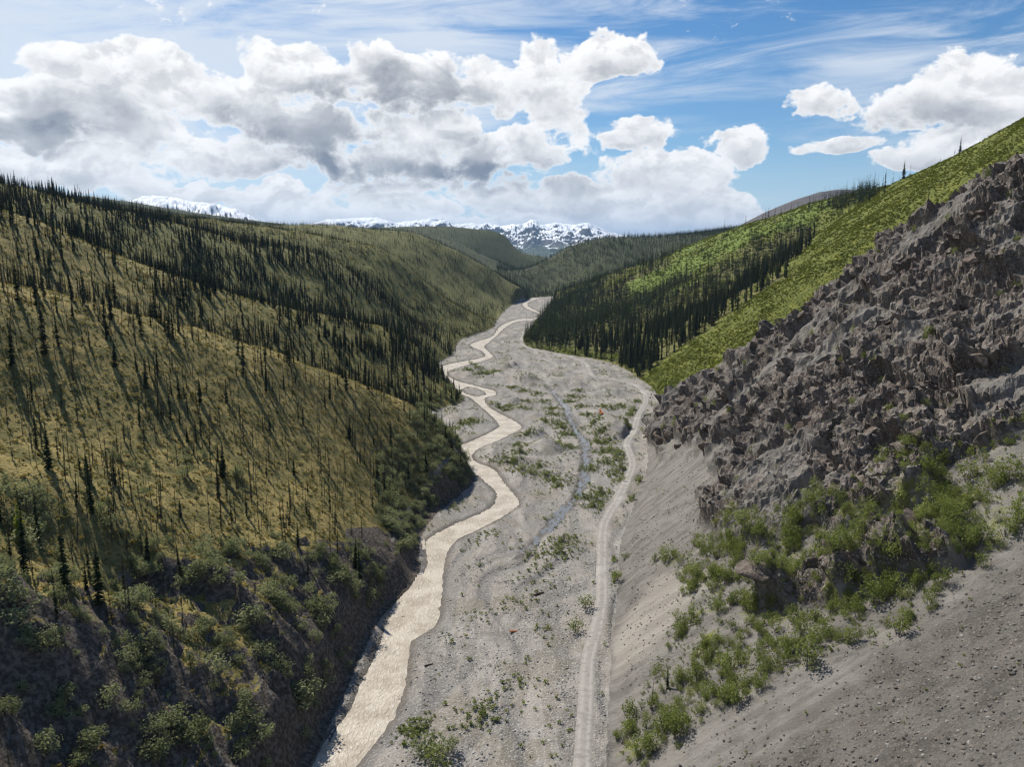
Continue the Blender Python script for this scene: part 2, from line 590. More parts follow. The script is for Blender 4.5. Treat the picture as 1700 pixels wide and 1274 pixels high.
# --- valley floor
fl = fbm(GX / 30, GY / 60, 4) * .55 + fbm(GX / 7, GY / 12, 3) * .25 + fbm(GX / 1.7, GY / 1.7, 2) * .08
fl = fl + .5
dry = fbm(GX / 17 + fbm(GX / 40, GY / 80, 2) * 2.2, GY / 110, 3, .5, True)          # old flood channels
fl = fl - .75 * sstep(.35, .8, dry) + .35 * sstep(-.1, -.6, dry)
for (pu, pv), ax, ay, hh, flat in MOUNDS:
    c = gnd(pu, pv)
    q = np.sqrt(((GX - c[0]) / ax) ** 2 + ((GY - c[1]) / ay) ** 2) + fbm(GX / 9, GY / 9, 2) * .18
    fl = fl + 1.25 * hh * (1 - sstep(.45 if flat > 1 else .05, 1.0, q))
fz = np.where(sdF < 0, fl, 0.0)
t = sstep(0, 7, sdF)
Z = fl * (1 - t) + np.maximum(slope, fl * .3) * t
on_floor = sdF < 600
# river bed
m = (sdF < 40) & (GY < 1800)
sdR = np.full(GX.shape, 99.0)
sdR[m] = poly_dist(GX[m], GY[m], river_poly)
isl = np.full(GX.shape, 99.0)
isl[m] = poly_dist(GX[m], GY[m], ISLAND)
sdR = np.where(isl < 0, np.maximum(sdR, -isl), sdR)
sdC = np.full(GX.shape, 99.0)
sdC[m] = poly_dist(GX[m], GY[m], creek, False)
_cw = np.repeat(CREEK_W, 4)[:len(creek)]
cw = np.interp(GY, creek[::-1, 1], np.resize(_cw, len(creek))[::-1])
sdC = sdC - cw * .72 * (1 + 1.0 * fbm(GX / 4, GY / 6, 2))
sdRd = np.full(GX.shape, 99.0)
sdRd[m] = poly_dist(GX[m], GY[m], road, False)
rb = sstep(1.6, -0.6, sdR + fbm(GX / 3, GY / 3, 2) * .5)
Z = np.where(sdR < 3, np.minimum(Z, 1.2 + Z * .5), Z)
Z = Z * (1 - rb) + (-1.0) * rb
Z = Z * (1 - .75 * sstep(9, 1, sdR) * (sdF < -1)) + 0.12 * .75 * sstep(9, 1, sdR) * (sdF < -1) * (1 - rb)
cb = sstep(1.0, -.6, sdC) * (rb < .1)
Z = Z * (1 - cb) + (-.10 + fbm(GX / 1.3, GY / 1.3, 2) * .34) * cb
ROAD_Z = 0.75
rd = sstep(4.2, 2.1, sdRd)
Z = Z * (1 - rd) + (ROAD_Z - .10) * rd

# ------------------------------------------------------------------ ground cover (which stuff lies where, traced on the slopes)
PU, PV, PD = project(GX, GY, Z)
right = ~left & (sdF > 0)
near_r = right & (GY < 480) & (PD > 20)
CREST = np.array([(1062, 700), (1100, 663), (1180, 618), (1300, 540), (1400, 462), (1520, 372), (1600, 322), (1700, 265), (1900, 150), (2150, 40)], float)
behind = (GY > np.interp(GX, [at(1062, 700, 452)[0]] + [at(u, v, y)[0] for u, v, y in
          [(1100, 663, 432), (1180, 618, 400), (1300, 540, 370), (1400, 462, 350), (1520, 372, 330), (1600, 322, 320), (1700, 265, 310), (1900, 150, 290)]],
          [452, 432, 400, 370, 350, 330, 320, 310, 290]) + 3)
R1 = right & ~behind & (GY < 470)
wob = fbm(GX / 14, Z / 14 + GY / 30, 4)


wob2 = fbm(GX / 75 + 31, GY / 75, 4)


def pmask(poly, feather=10, jit=26, wide=0.0):
    m = (PU > min(p[0] for p in poly) - 80) & (PU < max(p[0] for p in poly) + 80) & (PV > min(p[1] for p in poly) - 80) & (PV < max(p[1] for p in poly) + 80) & (PD > 5)
    o = np.zeros(GX.shape)
    if m.any():
        d = poly_dist(PU[m], PV[m], poly) + wob[m] * jit + wob2[m] * wide
        o[m] = sstep(feather, -feather, d)
    return o


ROCK = [(1064, 700), (1100, 655), (1180, 610), (1300, 530), (1400, 455), (1520, 362), (1600, 312), (1700, 255), (1950, 80), (2300, 250), (2100, 640), (1760, 690), (1640, 735), (1560, 790),
        (1480, 850), (1330, 880), (1240, 905), (1180, 890), (1165, 850), (1200, 810), (1190, 770), (1140, 745), (1120, 712), (1085, 712)]
ROCK2 = [(1265, 1010), (1300, 960), (1380, 930), (1430, 900), (1500, 880), (1560, 850), (1610, 880), (1600, 930), (1540, 960), (1460, 985), (1380, 1000)]
ROCK3 = [(1080, 740), (1100, 690), (1150, 650), (1170, 660), (1120, 720), (1100, 760)]
GREENN = [(1000, 1275), (1030, 1180), (1085, 1120), (1130, 1060), (1130, 1000), (1090, 930), (1150, 890), (1230, 870), (1330, 850), (1450, 830), (1560, 760), (1700, 715), (1800, 700),
          (1800, 830), (1700, 880), (1600, 955), (1540, 1020), (1430, 1070), (1340, 1110), (1210, 1180), (1110, 1240), (1040, 1290)]
PALE = [(1015, 1080), (1060, 1000), (1100, 950), (1180, 940), (1190, 975), (1120, 1030), (1080, 1080), (1010, 1140)]
DARKSCREE = [(1240, 1274), (1330, 1210), (1440, 1120), (1560, 1040), (1700, 930), (1900, 900), (1900, 1500), (1200, 1400)]
rock = np.maximum.reduce([pmask(ROCK, 22, 62), pmask(ROCK2, 10, 26) * .9, pmask(ROCK3, 8, 16)]) * R1
greenn = pmask(GREENN, 16, 44) * R1
pale = pmask(PALE, 10, 14) * R1
dkscree = pmask(DARKSCREE, 30, 40) * R1
FOREST = [(862, 572), (876, 540), (905, 505), (930, 488), (1000, 460), (1080, 435), (1130, 428), (1180, 445), (1230, 410), (1290, 370), (1330, 360), (1340, 395), (1310, 440), (1260, 480),
          (1190, 520), (1140, 560), (1080, 590), (1040, 625), (1000, 606), (930, 590)]
LIME = [(1040, 478), (1094, 445), (1153, 403), (1230, 380), (1330, 345), (1400, 330), (1330, 375), (1290, 385), (1210, 420), (1170, 455), (1100, 478), (1060, 490)]
LIME_FAR = [(921, 486), (945, 460), (985, 440), (998, 432), (980, 452), (950, 480)]
LIME_FAR2 = [(958, 480), (1000, 450), (1032, 442), (1010, 458), (975, 480)]
zr = right & ~R1
forest = pmask(FOREST, 12, 20, 46) * zr * (GY > 560) * (GY < 1700)
lime = np.maximum.reduce([pmask(LIME, 8, 26, 34) * (GY < 1600), pmask(LIME_FAR, 3, 6) * (GY > 1600), pmask(LIME_FAR2, 3, 6) * (GY > 1600)]) * zr
forest = forest * (1 - .93 * lime) * (1 - .85 * sstep(.12, .34, fbm(GX / 42 + 77, GY / 42, 3)) * (PU > 1010))
hill_green = zr * (GY < 1500) * (1 - forest)
far_dark = ((right | ((GX > -40) & (sdF > 0))) & (GY >= 1500) & (GY < 2300 + GX)) * (1 - lime)
FAR_BLUFF = [(858, 480), (880, 455), (935, 408), (955, 430), (930, 470), (925, 492), (880, 495)]
bluff = pmask(FAR_BLUFF, 6, 14) * (GY > 1640) * (sdF > 0)

GULLIES = [[(-48, 445), (-80, 415), (-115, 388), (-160, 345), (-210, 295), (-300, 260)],
           [(-60, 655), (-140, 602), (-190, 550), (-235, 490), (-300, 470)],
           [(-60, 850), (-120, 850), (-184, 838), (-270, 790)],
           [(-20, 1190), (-88, 1100), (-155, 1090), (-205, 1060)],
           [(0, 1760), (-107, 1700), (-300, 1650)]]
gd = np.minimum.reduce([poly_dist(GX, GY, g, False) for g in GULLIES])
leftside = left & (sdF > 0)
bank_w = leftside * bank
SLUMP = [(575, 880), (625, 880), (700, 955), (650, 1010), (640, 960), (600, 920)]
slump = pmask(SLUMP, 10, 14) * leftside * (GY < 320)

# --- broken rock: displace along the face
nx = np.gradient(Z, axis=1) / np.maximum(np.gradient(GX, axis=1), 1e-6)
ny = np.gradient(Z, axis=0) / np.maximum(np.gradient(GY, axis=0), 1e-6)
nl = np.sqrt(nx * nx + ny * ny + 1)
sx_, sy_ = GY * .9 + GX * .2, Z * 1.15 + GX * .5 - GY * .15
wx = sx_ + fbm(sx_ / 12, sy_ / 12, 2) * 5
wy = sy_ + fbm(sx_ / 12 + 40, sy_ / 12, 2) * 5
craggy = sstep(-.22, .08, fbm(wx / 20 + 11, wy / 60, 4))          # outcrop here, debris there
disp = (facets(wx / 21, wy / 13) * 5.0 + facets(wx / 8 + 9, wy / 5.5) * 2.3) * (.14 + .86 * craggy) + facets(wx / 3.4 + 30, wy / 2.6) * (.6 + .9 * craggy)
disp = disp + fbm(wx / 15 + 3, wy / 70, 3, .5, True) * 4.6
disp = disp + facets(wx / 1.5 + 60, wy / 1.3) * (.5 + .4 * craggy) + fbm(wx / 34, wy / 24, 4, .5, True) * 3.4
disp = disp * rock + greenn * (1 - rock) * fbm(GX / 6, GY / 6 + Z / 5, 3) * 1.2 * R1
runnel = fbm(GY / 7 + GX / 40 + fbm(GX / 15, GY / 15, 2) * .6, GX / 45, 4, .6) * R1 * (1 - rock) * sstep(3, 14, sdF) * (.30 + .25 * dkscree)     # down-slope grooves in the scree
disp = disp + runnel
X = GX - nx / nl * disp
Y = GY - ny / nl * disp
Z = Z + disp / nl

_jy = np.arange(NY)


def height(x, y):
    """ground height at world x, y"""
    x = np.asarray(x, float)
    y = np.asarray(y, float)
    j = np.clip(np.interp(y, YS, _jy), 0, NY - 1.001)
    i = np.clip((x / world_w(y) + 1) / 2 * (NX - 1), 0, NX - 1.001)
    j0, i0 = j.astype(int), i.astype(int)
    fj, fi = j - j0, i - i0
    return ((Z[j0, i0] * (1 - fi) + Z[j0, i0 + 1] * fi) * (1 - fj) + (Z[j0 + 1, i0] * (1 - fi) + Z[j0 + 1, i0 + 1] * fi) * fj)


def hit(u, v, y0=60.0):
    """where the line of sight through a photo pixel meets the ground"""
    d = ray(u, v)
    ys = np.geomspace(y0, 3200, 2600)
    t = ys / d[1]
    g = height(d[0] * t, ys)
    k = np.nonzero(CAM_Z + d[2] * t < g)[0]
    if not len(k):
        return None
    k = k[0]
    return float(d[0] * t[k]), float(ys[k]), float(g[k])


def visible(x, y, z):
    """true where nothing of the ground hides the point from the viewpoint"""
    ok = np.ones(len(x), bool)
    for f in np.linspace(.3, .985, 60):
        ok &= CAM_Z + (z - CAM_Z) * f > height(x * f, y * f) - .3
    return ok


# ------------------------------------------------------------------ END TERRAIN
def new_mesh(name, verts, faces, mats=(), smooth=True):
    """verts (N,3), faces (M,k) numpy arrays"""
    verts = np.asarray(verts, np.float32)
    faces = np.asarray(faces, np.int32)
    me = bpy.data.meshes.new(name)
    me.vertices.add(len(verts))
    me.vertices.foreach_set('co', verts.ravel())
    k = faces.shape[1]
    me.loops.add(faces.size)
    me.loops.foreach_set('vertex_index', faces.ravel())
    me.polygons.add(len(faces))
    me.polygons.foreach_set('loop_start', np.arange(0, faces.size, k, dtype=np.int32))
    me.polygons.foreach_set('loop_total', np.full(len(faces), k, np.int32))
    me.polygons.foreach_set('use_smooth', np.full(len(faces), smooth, bool))
    for m in mats:
        me.materials.append(m)
    me.update(calc_edges=True)
    return me


def add(name, me, parent=None, kind=None, label=None, cat=None, group=None):
    o = bpy.data.objects.new(name, me)
    COL.objects.link(o)
    if parent is not None:
        o.parent = parent
    for k, v in (('kind', kind), ('label', label), ('category', cat), ('group', group)):
        if v:
            o[k] = v
    return o


# ------------------------------------------------------------------ ground material
def ground_material():
    m, n = material('ground')
    P = n.pos()
    px, py, pz = n.sep(P)
    nz = n.sep(n.node('ShaderNodeNewGeometry').outputs['Normal'])[2]
    A = {k: n.attr(k) for k in ('rock', 'gravel', 'tundra', 'green', 'dkscree', 'pale', 'soil', 'lime', 'wet', 'dry')}
    big = n.noise(P, .03, 3, .5)
    mid = n.noise(P, .16, 4, .6)
    fine = n.noise(P, 1.1, 4, .65)
    grit = n.noise(P, 5.0, 3, .7)
    cell = n.voro(P, 3.6, out='Color')
    cg = n.sep(cell)[0]
    # scree: grey-brown broken shale, streaked down the fall line
    streak = n.noise(n.xyz(n.m('MULTIPLY', py, .35), n.m('MULTIPLY', px, .05), n.m('MULTIPLY', pz, .05)), 1.0, 5, .62)
    scree = n.mix(n.sm(n.m('ADD', n.m('MULTIPLY', streak, .55), n.m('MULTIPLY', mid, .45)), .38, .62), (.125, .114, .100), (.205, .190, .169))
    scree = n.mix(n.m('MULTIPLY', n.sm(fine, .52, .72), .6), scree, (.11, .10, .095))
    dks = n.mix(n.sm(mid, .4, .62), (.080, .072, .063), (.122, .111, .098))
    dks = n.mix(n.sm(streak, .45, .62, 0, .5), dks, (.140, .130, .117))
    dks = n.mix(n.sm(cg, .65, 1.0, 0, .6), dks, (.185, .162, .138))
    scree = n.mix(A['dkscree'], scree, dks)
    scree = n.mix(A['pale'], scree, n.mix(n.sm(streak, .4, .6), (.225, .205, .178), (.285, .262, .228)))
    # rock
    rk = n.mix(n.sm(mid, .38, .62), (.092, .073, .059), (.228, .192, .158))
    rk = n.mix(n.m('MULTIPLY', n.sm(big, .5, .62), .35), rk, (.15, .110, .090))
    rk = n.mix(n.sm(n.voro(P, .9, out='Distance'), .15, .75, 0, .6), rk, (.065, .054, .046))
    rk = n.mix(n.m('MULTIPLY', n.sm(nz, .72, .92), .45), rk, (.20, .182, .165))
    rk = n.mix(n.sm(cg, .80, 1.0, 0, .75), rk, (.30, .28, .26))
    # river gravel
    gr = n.mix(n.sm(mid, .35, .65), (.205, .186, .162), (.305, .278, .244))
    gr = n.mix(n.m('MULTIPLY', n.sm(big, .45, .62), .55), gr, (.27, .235, .195))
    flow = n.noise(n.xyz(n.m('ADD', n.m('MULTIPLY', px, .16), n.m('MULTIPLY', n.noise(P, .02, 2), 3.0)), n.m('MULTIPLY', py, .022), 0.0), 1.0, 5, .6)
    gr = n.mix(n.sm(flow, .50, .59, 0, .75), gr, (.150, .138, .124))
    gr = n.mix(n.sm(flow, .45, .37, 0, .65), gr, (.355, .325, .285))
    gr = n.mix(n.m('MULTIPLY', A['dry'], .55), gr, (.185, .175, .165))
    gr = n.mix(n.m('MULTIPLY', n.sm(n.noise(P, .045, 4, .6), .52, .60), .45), gr, (.175, .150, .105))
    gr = n.mix(n.m('MULTIPLY', n.sm(cg, .72, 1.0), .8), gr, (.40, .385, .36))
    gr = n.mix(n.m('MULTIPLY', n.sm(grit, .55, .75), .55), gr, (.12, .115, .11))
    # mossy tundra slope
    tu = n.mix(n.sm(mid, .36, .62), (.138, .122, .042), (.340, .258, .092))
    tu = n.mix(n.sm(fine, .42, .66, 0, .8), tu, (.120, .112, .040))
    tu = n.mix(n.m('MULTIPLY', n.sm(grit, .55, .7), .5), tu, (.050, .045, .020))
    tu = n.mix(n.m('MULTIPLY', n.sm(py, 300, 620), .75), tu, (.105, .112, .038))
    tu = n.mix(n.sm(py, 1450, 1650, 0, .8), tu, (.040, .050, .028))  # forest ground of the far hills, darkened in colour in place of a cloud's shadow
    # grassy green slope
    gg = n.mix(n.sm(mid, .38, .62), (.085, .098, .020), (.150, .158, .030))
    gg = n.mix(n.m('MULTIPLY', n.sm(fine, .5, .7), .6), gg, (.04, .055, .012))
    gg = n.mix(A['lime'], gg, (.125, .165, .032))
    soil = n.mix(n.sm(fine, .4, .65), (.070, .056, .043), (.175, .145, .116))
    c = scree
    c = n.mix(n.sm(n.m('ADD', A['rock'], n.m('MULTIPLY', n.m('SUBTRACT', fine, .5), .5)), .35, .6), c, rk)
    c = n.mix(n.sm(n.m('ADD', A['gravel'], n.m('MULTIPLY', n.m('SUBTRACT', fine, .5), .5)), .35, .65), c, gr)
    c = n.mix(n.sm(n.m('ADD', A['tundra'], n.m('MULTIPLY', n.m('SUBTRACT', mid, .5), .8)), .40, .60), c, tu)
    c = n.mix(n.sm(n.m('ADD', A['green'], n.m('MULTIPLY', n.m('SUBTRACT', mid, .5), .9)), .42, .62), c, gg)
    c = n.mix(n.sm(n.m('ADD', A['soil'], n.m('MULTIPLY', n.m('SUBTRACT', mid, .5), .8)), .40, .60), c, soil)
    c = n.mix(n.m('MULTIPLY', A['wet'], .75), c, n.mix(1.0, c, (.42, .40, .38), 'MULTIPLY'))
    h = n.m('ADD', n.m('MULTIPLY', fine, .55), n.m('MULTIPLY', n.voro(P, 1.7), .25))
    h = n.m('ADD', h, n.m('MULTIPLY', grit, .22))
    h = n.m('ADD', h, n.m('MULTIPLY', n.m('MULTIPLY', mid, A['rock']), 2.2))
    n.out(principled(n, c, .93, n.bump(h, .8, .7), .15))
    return m


GROUND = ground_material()
sl_a = np.degrees(np.arctan(np.sqrt(nx * nx + ny * ny)))
tundra = np.where(leftside, 1.0, 0.0) * np.where(GY > 350, sstep(1, 4, sdF), sstep(6, 12, sdF))
soilm = np.clip(np.maximum(bank_w * sstep(33, 46, sl_a) , slump), 0, 1) * leftside
lowbank = leftside * (1 - sstep(2, 9, sdF)) * (GY < 350)
soilm = np.maximum(soilm, lowbank * .8)
tundra = tundra * (1 - soilm)
tundra = np.maximum(tundra, np.maximum(far_dark * (1 - bluff), zr * .8 * (1 - bluff)))
tundra = np.maximum(tundra, bluff)
attrs = dict(rock=rock * (.42 + .58 * craggy), gravel=np.where((sdF < 1) | (sdRd < 2.5), 1.0, 0.0), tundra=tundra, soil=soilm,
             green=np.clip(np.maximum(hill_green, greenn * .40) * (1 - forest), 0, 1), dkscree=np.clip(dkscree, 0, 1), pale=pale, lime=lime, wet=np.clip(np.maximum(sstep(2.2, .2, sdR), sstep(1.6, .2, sdC)), 0, 1) * (sdF < 3), dry=sstep(.25, .8, dry))
V3 = np.stack([X, Y, Z], -1).reshape(-1, 3)
gi = np.arange(NY * NX).reshape(NY, NX)
QF = np.stack([gi[:-1, :-1], gi[:-1, 1:], gi[1:, 1:], gi[1:, :-1]], -1).reshape(-1, 4)


def qmask(a):
    return a[:-1, :-1].reshape(-1)


reg = np.zeros(len(QF), int)
reg[qmask(leftside)] = 1
reg[qmask(right)] = 2
reg[qmask(zr)] = 3
reg[qmask((sdF > 0) & (GY > 1500))] = 4
for k, nm in enumerate(('valley_floor', 'hillside', 'scree_slope', 'green_hillside', 'far_hills')):
    F = QF[reg == k]
    ids, inv = np.unique(F, return_inverse=True)
    me = new_mesh(nm, V3[ids], inv.reshape(-1, 4), [GROUND])
    for an, av in attrs.items():
        me.attributes.new(an, 'FLOAT', 'POINT').data.foreach_set('value', av.reshape(-1)[ids].astype(np.float32))
    if k == 2:                                     # broken rock keeps its hard edges
        rough = rock[:-1, :-1].reshape(-1)[reg == k] > .45
        rough &= craggy[:-1, :-1].reshape(-1)[reg == k] > -1
        me.polygons.foreach_set('use_smooth', ~rough)
    add(nm, me, kind='structure')

# ------------------------------------------------------------------ water and road
def river_material():
    m, n = material('silty_water')
    P = n.pos()
    ripple = n.noise(n.vm('MULTIPLY', P, (1.0, .55, 1.0)), 1.5, 4, .6, .6)
    wide = n.noise(P, .15, 3, .5)
    col = n.mix(n.sm(wide, .35, .65), (.345, .290, .220), (.49, .430, .345))
    col = n.mix(n.sm(ripple, .52, .72, 0, .75), col, (.66, .605, .52))
    col = n.mix(n.sm(ripple, .45, .30, 0, .55), col, (.34, .27, .20))
    n.out(principled(n, col, .50, n.bump(ripple, 1.0, .55), .45))
    return m


def creek_material():
    m, n = material('clear_water')
    P = n.pos()
    r = n.noise(P, 2.2, 3, .6)
    n.out(principled(n, n.mix(n.sm(r, .4, .6), (.10, .102, .102), (.19, .188, .18)), .12, n.bump(r, .25, .1), .6))
    return m


def water_sheet(name, sd, z, mat, grow):
    pick = qmask(sd < grow) & (qmask(sdF) < 6)
    F = QF[pick]
    ids, inv = np.unique(F, return_inverse=True)
    v = np.stack([GX, GY, np.full(GX.shape, z)], -1).reshape(-1, 3)[ids]
    v[:, 2] += (fbm(v[:, 0] / 2.2, v[:, 1] / 3.5, 2) * .05)
    add(name, new_mesh(name, v, inv.reshape(-1, 4), [mat]), kind='structure')


water_sheet('river', sdR, -.22, river_material(), 1.6)
water_sheet('creek', sdC, -.06, creek_material(), 1.0)


def road_mesh():
    m, n = material('packed_gravel_road')
    P = n.pos()
    t = n.attr('across')
    rut = n.sm(n.m('ABSOLUTE', n.m('SUBTRACT', n.m('ABSOLUTE', t), .5)), .05, .32)
    f = n.noise(P, .8, 4, .6)
    c = n.mix(rut, (.345, .320, .288), (.290, .268, .240))
    c = n.mix(n.sm(f, .45, .7, 0, .7), c, (.20, .185, .165))
    c = n.mix(n.sm(n.noise(P, .05, 2), .56, .64, 0, .6), c, (.40, .375, .34))
    n.out(principled(n, c, .95, n.bump(n.noise(P, 6, 3, .7), .4, .15), .1))
    L = smooth_line(road, 3)
    d = np.gradient(L, axis=0)
    nrm = np.stack([d[:, 1], -d[:, 0]], -1) / np.linalg.norm(d, axis=1)[:, None]
    K = 9
    tt = np.linspace(-1, 1, K)
    wid = 1.85 + .18 * perlin(np.arange(len(L)) / 9., np.zeros(len(L)))
    vs = L[:, None, :] + nrm[:, None, :] * (tt[None, :, None] * wid[:, None, None])
    z = ROAD_Z + .05 - .04 * tt ** 2 - .05 * np.exp(-((np.abs(tt) - .5) / .16) ** 2)
    z[[0, -1]] = ROAD_Z - .13
    vz = np.repeat(z[None], len(L), 0)
    v = np.concatenate([vs, vz[..., None]], -1).reshape(-1, 3)
    i = np.arange(len(L) * K).reshape(len(L), K)
    f = np.stack([i[:-1, :-1], i[:-1, 1:], i[1:, 1:], i[1:, :-1]], -1).reshape(-1, 4)
    me = new_mesh('road', v, f, [m])
    me.attributes.new('across', 'FLOAT', 'POINT').data.foreach_set('value', np.tile(tt, len(L)).astype(np.float32))
    add('road', me, kind='structure')


road_mesh()

# ------------------------------------------------------------------ far country: lowland, snow mountains, bare hill
def far_material():
    m, n = material('far_range')
    P = n.pos()
    nz = n.sep(n.node('ShaderNodeNewGeometry').outputs['Normal'])[2]
    z = n.sep(P)[2]
    s1 = n.noise(n.vm('MULTIPLY', P, (1.0, .35, .55)), .0030, 7, .66)
    band = n.m('ADD', n.m('ADD', n.m('MULTIPLY', n.m('SUBTRACT', s1, .5), 760), z), n.m('MULTIPLY', n.m('SUBTRACT', nz, .86), 1500))
    snow = n.m('MULTIPLY', n.sm(band, 215, 330), n.attr('snowy'))
    rockc = n.mix(n.sm(s1, .4, .6), (.045, .048, .055), (.085, .083, .085))
    low = n.mix(n.sm(n.noise(P, .0016, 5), .4, .6), (.045, .062, .035), (.085, .095, .05))
    bare = n.mix(n.sm(n.noise(P, .006, 5), .4, .62), (.062, .052, .047), (.100, .085, .075))
    c = n.mix(n.sm(z, 40, 190), low, n.mix(n.attr('snowy'), bare, rockc))
    c = n.mix(snow, c, (.82, .84, .87))
    n.out(principled(n, c, .9, None, .1))
    return m


FARM = far_material()


def ridge_mesh(name, line, depth_f, depth_b, foot, nu=260, nv=120, rough=.22, snowy=1.0, sc=1.0, seed=0.0):
    """a mountain built along a surveyed skyline: (u, v, distance) -> crest, with faces falling to a foot level"""
    L = np.array([at(*p) for p in line])
    tt = np.linspace(0, 1, nu) * (len(L) - 1)
    C = np.stack([np.interp(tt, np.arange(len(L)), L[:, k]) for k in range(3)], -1)
    s = np.linspace(-1, 1, nv)
    off = np.where(s < 0, s * depth_f, s * depth_b)
    xx = C[:, None, 0] * (1 + off[None] / C[:, None, 1])
    yy = C[:, None, 1] + off[None]
    prof = (1 - np.abs(s)) ** 1.15
    hh = C[:, None, 2] - foot
    k = 1 / (520 * sc)
    nz = fbm(xx * k + seed, yy * k, 6, .52, True)
    nz2 = fbm(xx * k * .33 + seed, yy * k * .33 + 7, 4)
    mid = np.sin(np.pi * np.clip(np.abs(s), 0, 1)) ** .8
    zz = foot + hh * (prof[None] + rough * mid[None] * (nz + nz2 * .8) + .10 * rough * 4 * (nz - .2) * (1 - mid[None]) * .3)
    i = np.arange(nu * nv).reshape(nu, nv)
    f = np.stack([i[:-1, :-1], i[1:, :-1], i[1:, 1:], i[:-1, 1:]], -1).reshape(-1, 4)
    me = new_mesh(name, np.stack([xx, yy, zz], -1).reshape(-1, 3), f, [FARM])
    me.attributes.new('snowy', 'FLOAT', 'POINT').data.foreach_set('value', np.full(nu * nv, snowy, np.float32))
    add(name, me, kind='structure')


MTN = [(430, 400, 17000), (480, 384, 16500), (540, 366, 16000), (580, 363, 16000), (625, 362, 16000), (660, 371, 16000), (700, 368, 16000), (732, 364, 16000), (755, 375, 16000), (785, 371, 15500),
       (800, 373, 15500), (808, 370, 15300), (830, 377, 15000), (850, 374, 15000), (868, 374, 15000), (884, 367, 15000), (900, 375, 15000), (925, 371, 15000), (950, 375, 15000),
       (975, 371, 15000), (1000, 380, 15200), (1025, 389, 15500), (1080, 398, 16000), (1200, 402, 16500), (1400, 405, 17000)]
ridge_mesh('snow_mountains', MTN, 3600, 5000, -60, 460, 170, .34, 1.0, .8)
ridge_mesh('snow_ridge', [(120, 380, 9500), (190, 350, 9300), (225, 329, 9200), (255, 326, 9000), (290, 329, 9000), (320, 335, 8900), (360, 340, 8800), (385, 347, 8700), (410, 357, 8700), (430, 366, 8600), (480, 392, 8500)],
           2600, 2600, -20, 220, 110, .26, 1.0, .5, 3.0)
ridge_mesh('bare_hill', [(1080, 410, 5200), (1150, 398, 5100), (1220, 378, 5000), (1270, 352, 5000), (1320, 331, 5000), (1360, 318, 5000), (1390, 314, 5000), (1425, 315, 5000), (1460, 319, 5000), (1560, 335, 5000), (1750, 380, 5000)],
           2200, 2600, 30, 220, 90, .05, 0.0, .7, 9.0)
# lowland sheet that runs on to the horizon
gx, gy = np.meshgrid(np.linspace(-1, 1, 60), np.concatenate([np.linspace(3000, 9000, 50), np.linspace(9500, 60000, 40)]))
xx = gx * (3000 + gy * .9)
zz = -25 + fbm(xx / 2600, gy / 2600, 4) * 55 * sstep(3000, 6500, gy) - sstep(3000, 4000, gy) * 20
i = np.arange(gx.size).reshape(gx.shape)
me = new_mesh('lowland', np.stack([xx, gy, zz], -1).reshape(-1, 3), np.stack([i[:-1, :-1], i[:-1, 1:], i[1:, 1:], i[1:, :-1]], -1).reshape(-1, 4), [FARM])
add('lowland', me, kind='structure')
# the country behind the viewpoint, so the ground does not end there
gx, gy = np.meshgrid(np.linspace(-3000, 3000, 40), np.linspace(-3000, -19.9, 30))
zz = np.interp(np.abs(gx + 20), [0, 50, 160, 3000], [-1.5, 0, 75, 400])
i = np.arange(gx.size).reshape(gx.shape)
me = new_mesh('terrain', np.stack([gx, gy, zz], -1).reshape(-1, 3), np.stack([i[:-1, :-1], i[:-1, 1:], i[1:, 1:], i[1:, :-1]], -1).reshape(-1, 4), [GROUND])
add('terrain', me, kind='structure')

# ------------------------------------------------------------------ plant materials
def leaf_material(name, dark, light, trans=.35, warm=None, warm_p=.0):
    m, n = material(name)
    r = n.objrand()
    v = n.noise(n.pos(), .05, 3, .6)
    c = n.mix(n.m('ADD', n.m('MULTIPLY', r, .55), n.m('MULTIPLY', n.m('SUBTRACT', v, .34), 1.3), clamp=True), dark, light)
    if warm is not None:
        c = n.mix(n.sm(n.m('FRACT', n.m('MULTIPLY', r, 7.31)), 1 - warm_p, 1 - warm_p + .12), c, warm)
    d = n.node('ShaderNodeBsdfDiffuse')
    n.link(c, d.inputs[0])
    t = n.node('ShaderNodeBsdfTranslucent')
    n.link(n.mix(.5, c, n.mix(1.0, c, (1.3, 1.35, .45), 'MULTIPLY')), t.inputs[0])
    mx = n.node('ShaderNodeMixShader')
    mx.inputs[0].default_value = trans
    n.link(d.outputs[0], mx.inputs[1])
    n.link(t.outputs[0], mx.inputs[2])
    n.out(mx.outputs[0])
    return m


def bark_material(name, a, b):
    m, n = material(name)
    n.out(principled(n, n.mix(n.noise(n.vm('MULTIPLY', n.pos(), (3, 3, .6)), 2, 3), a, b), .9, None, .1))
    return m


M_SPRUCE = leaf_material('spruce_needles', (.015, .022, .011), (.044, .056, .026), .12, (.055, .050, .030), .10)
M_SCRAG = leaf_material('sparse_needles', (.030, .032, .016), (.060, .058, .030), .15)
M_BARK = bark_material('spruce_bark', (.050, .040, .032), (.100, .085, .072))
M_GREYWOOD = bark_material('weathered_wood', (.060, .052, .044), (.125, .112, .098))
M_WILLOW = leaf_material('willow_leaves', (.150, .168, .085), (.300, .312, .180), .34)
M_ASPEN = leaf_material('aspen_leaves', (.125, .152, .045), (.250, .280, .095), .44)
M_HILLSHRUB = leaf_material('hillside_shrub_leaves', (.080, .100, .018), (.175, .190, .030), .42, (.19, .18, .03), .06)
M_DWARF = leaf_material('dwarf_birch_leaves', (.165, .132, .040), (.370, .280, .096), .38, (.145, .150, .050), .38)
M_YELLOW = leaf_material('bright_yellow_green_needles', (.16, .20, .02), (.26, .28, .04), .40)
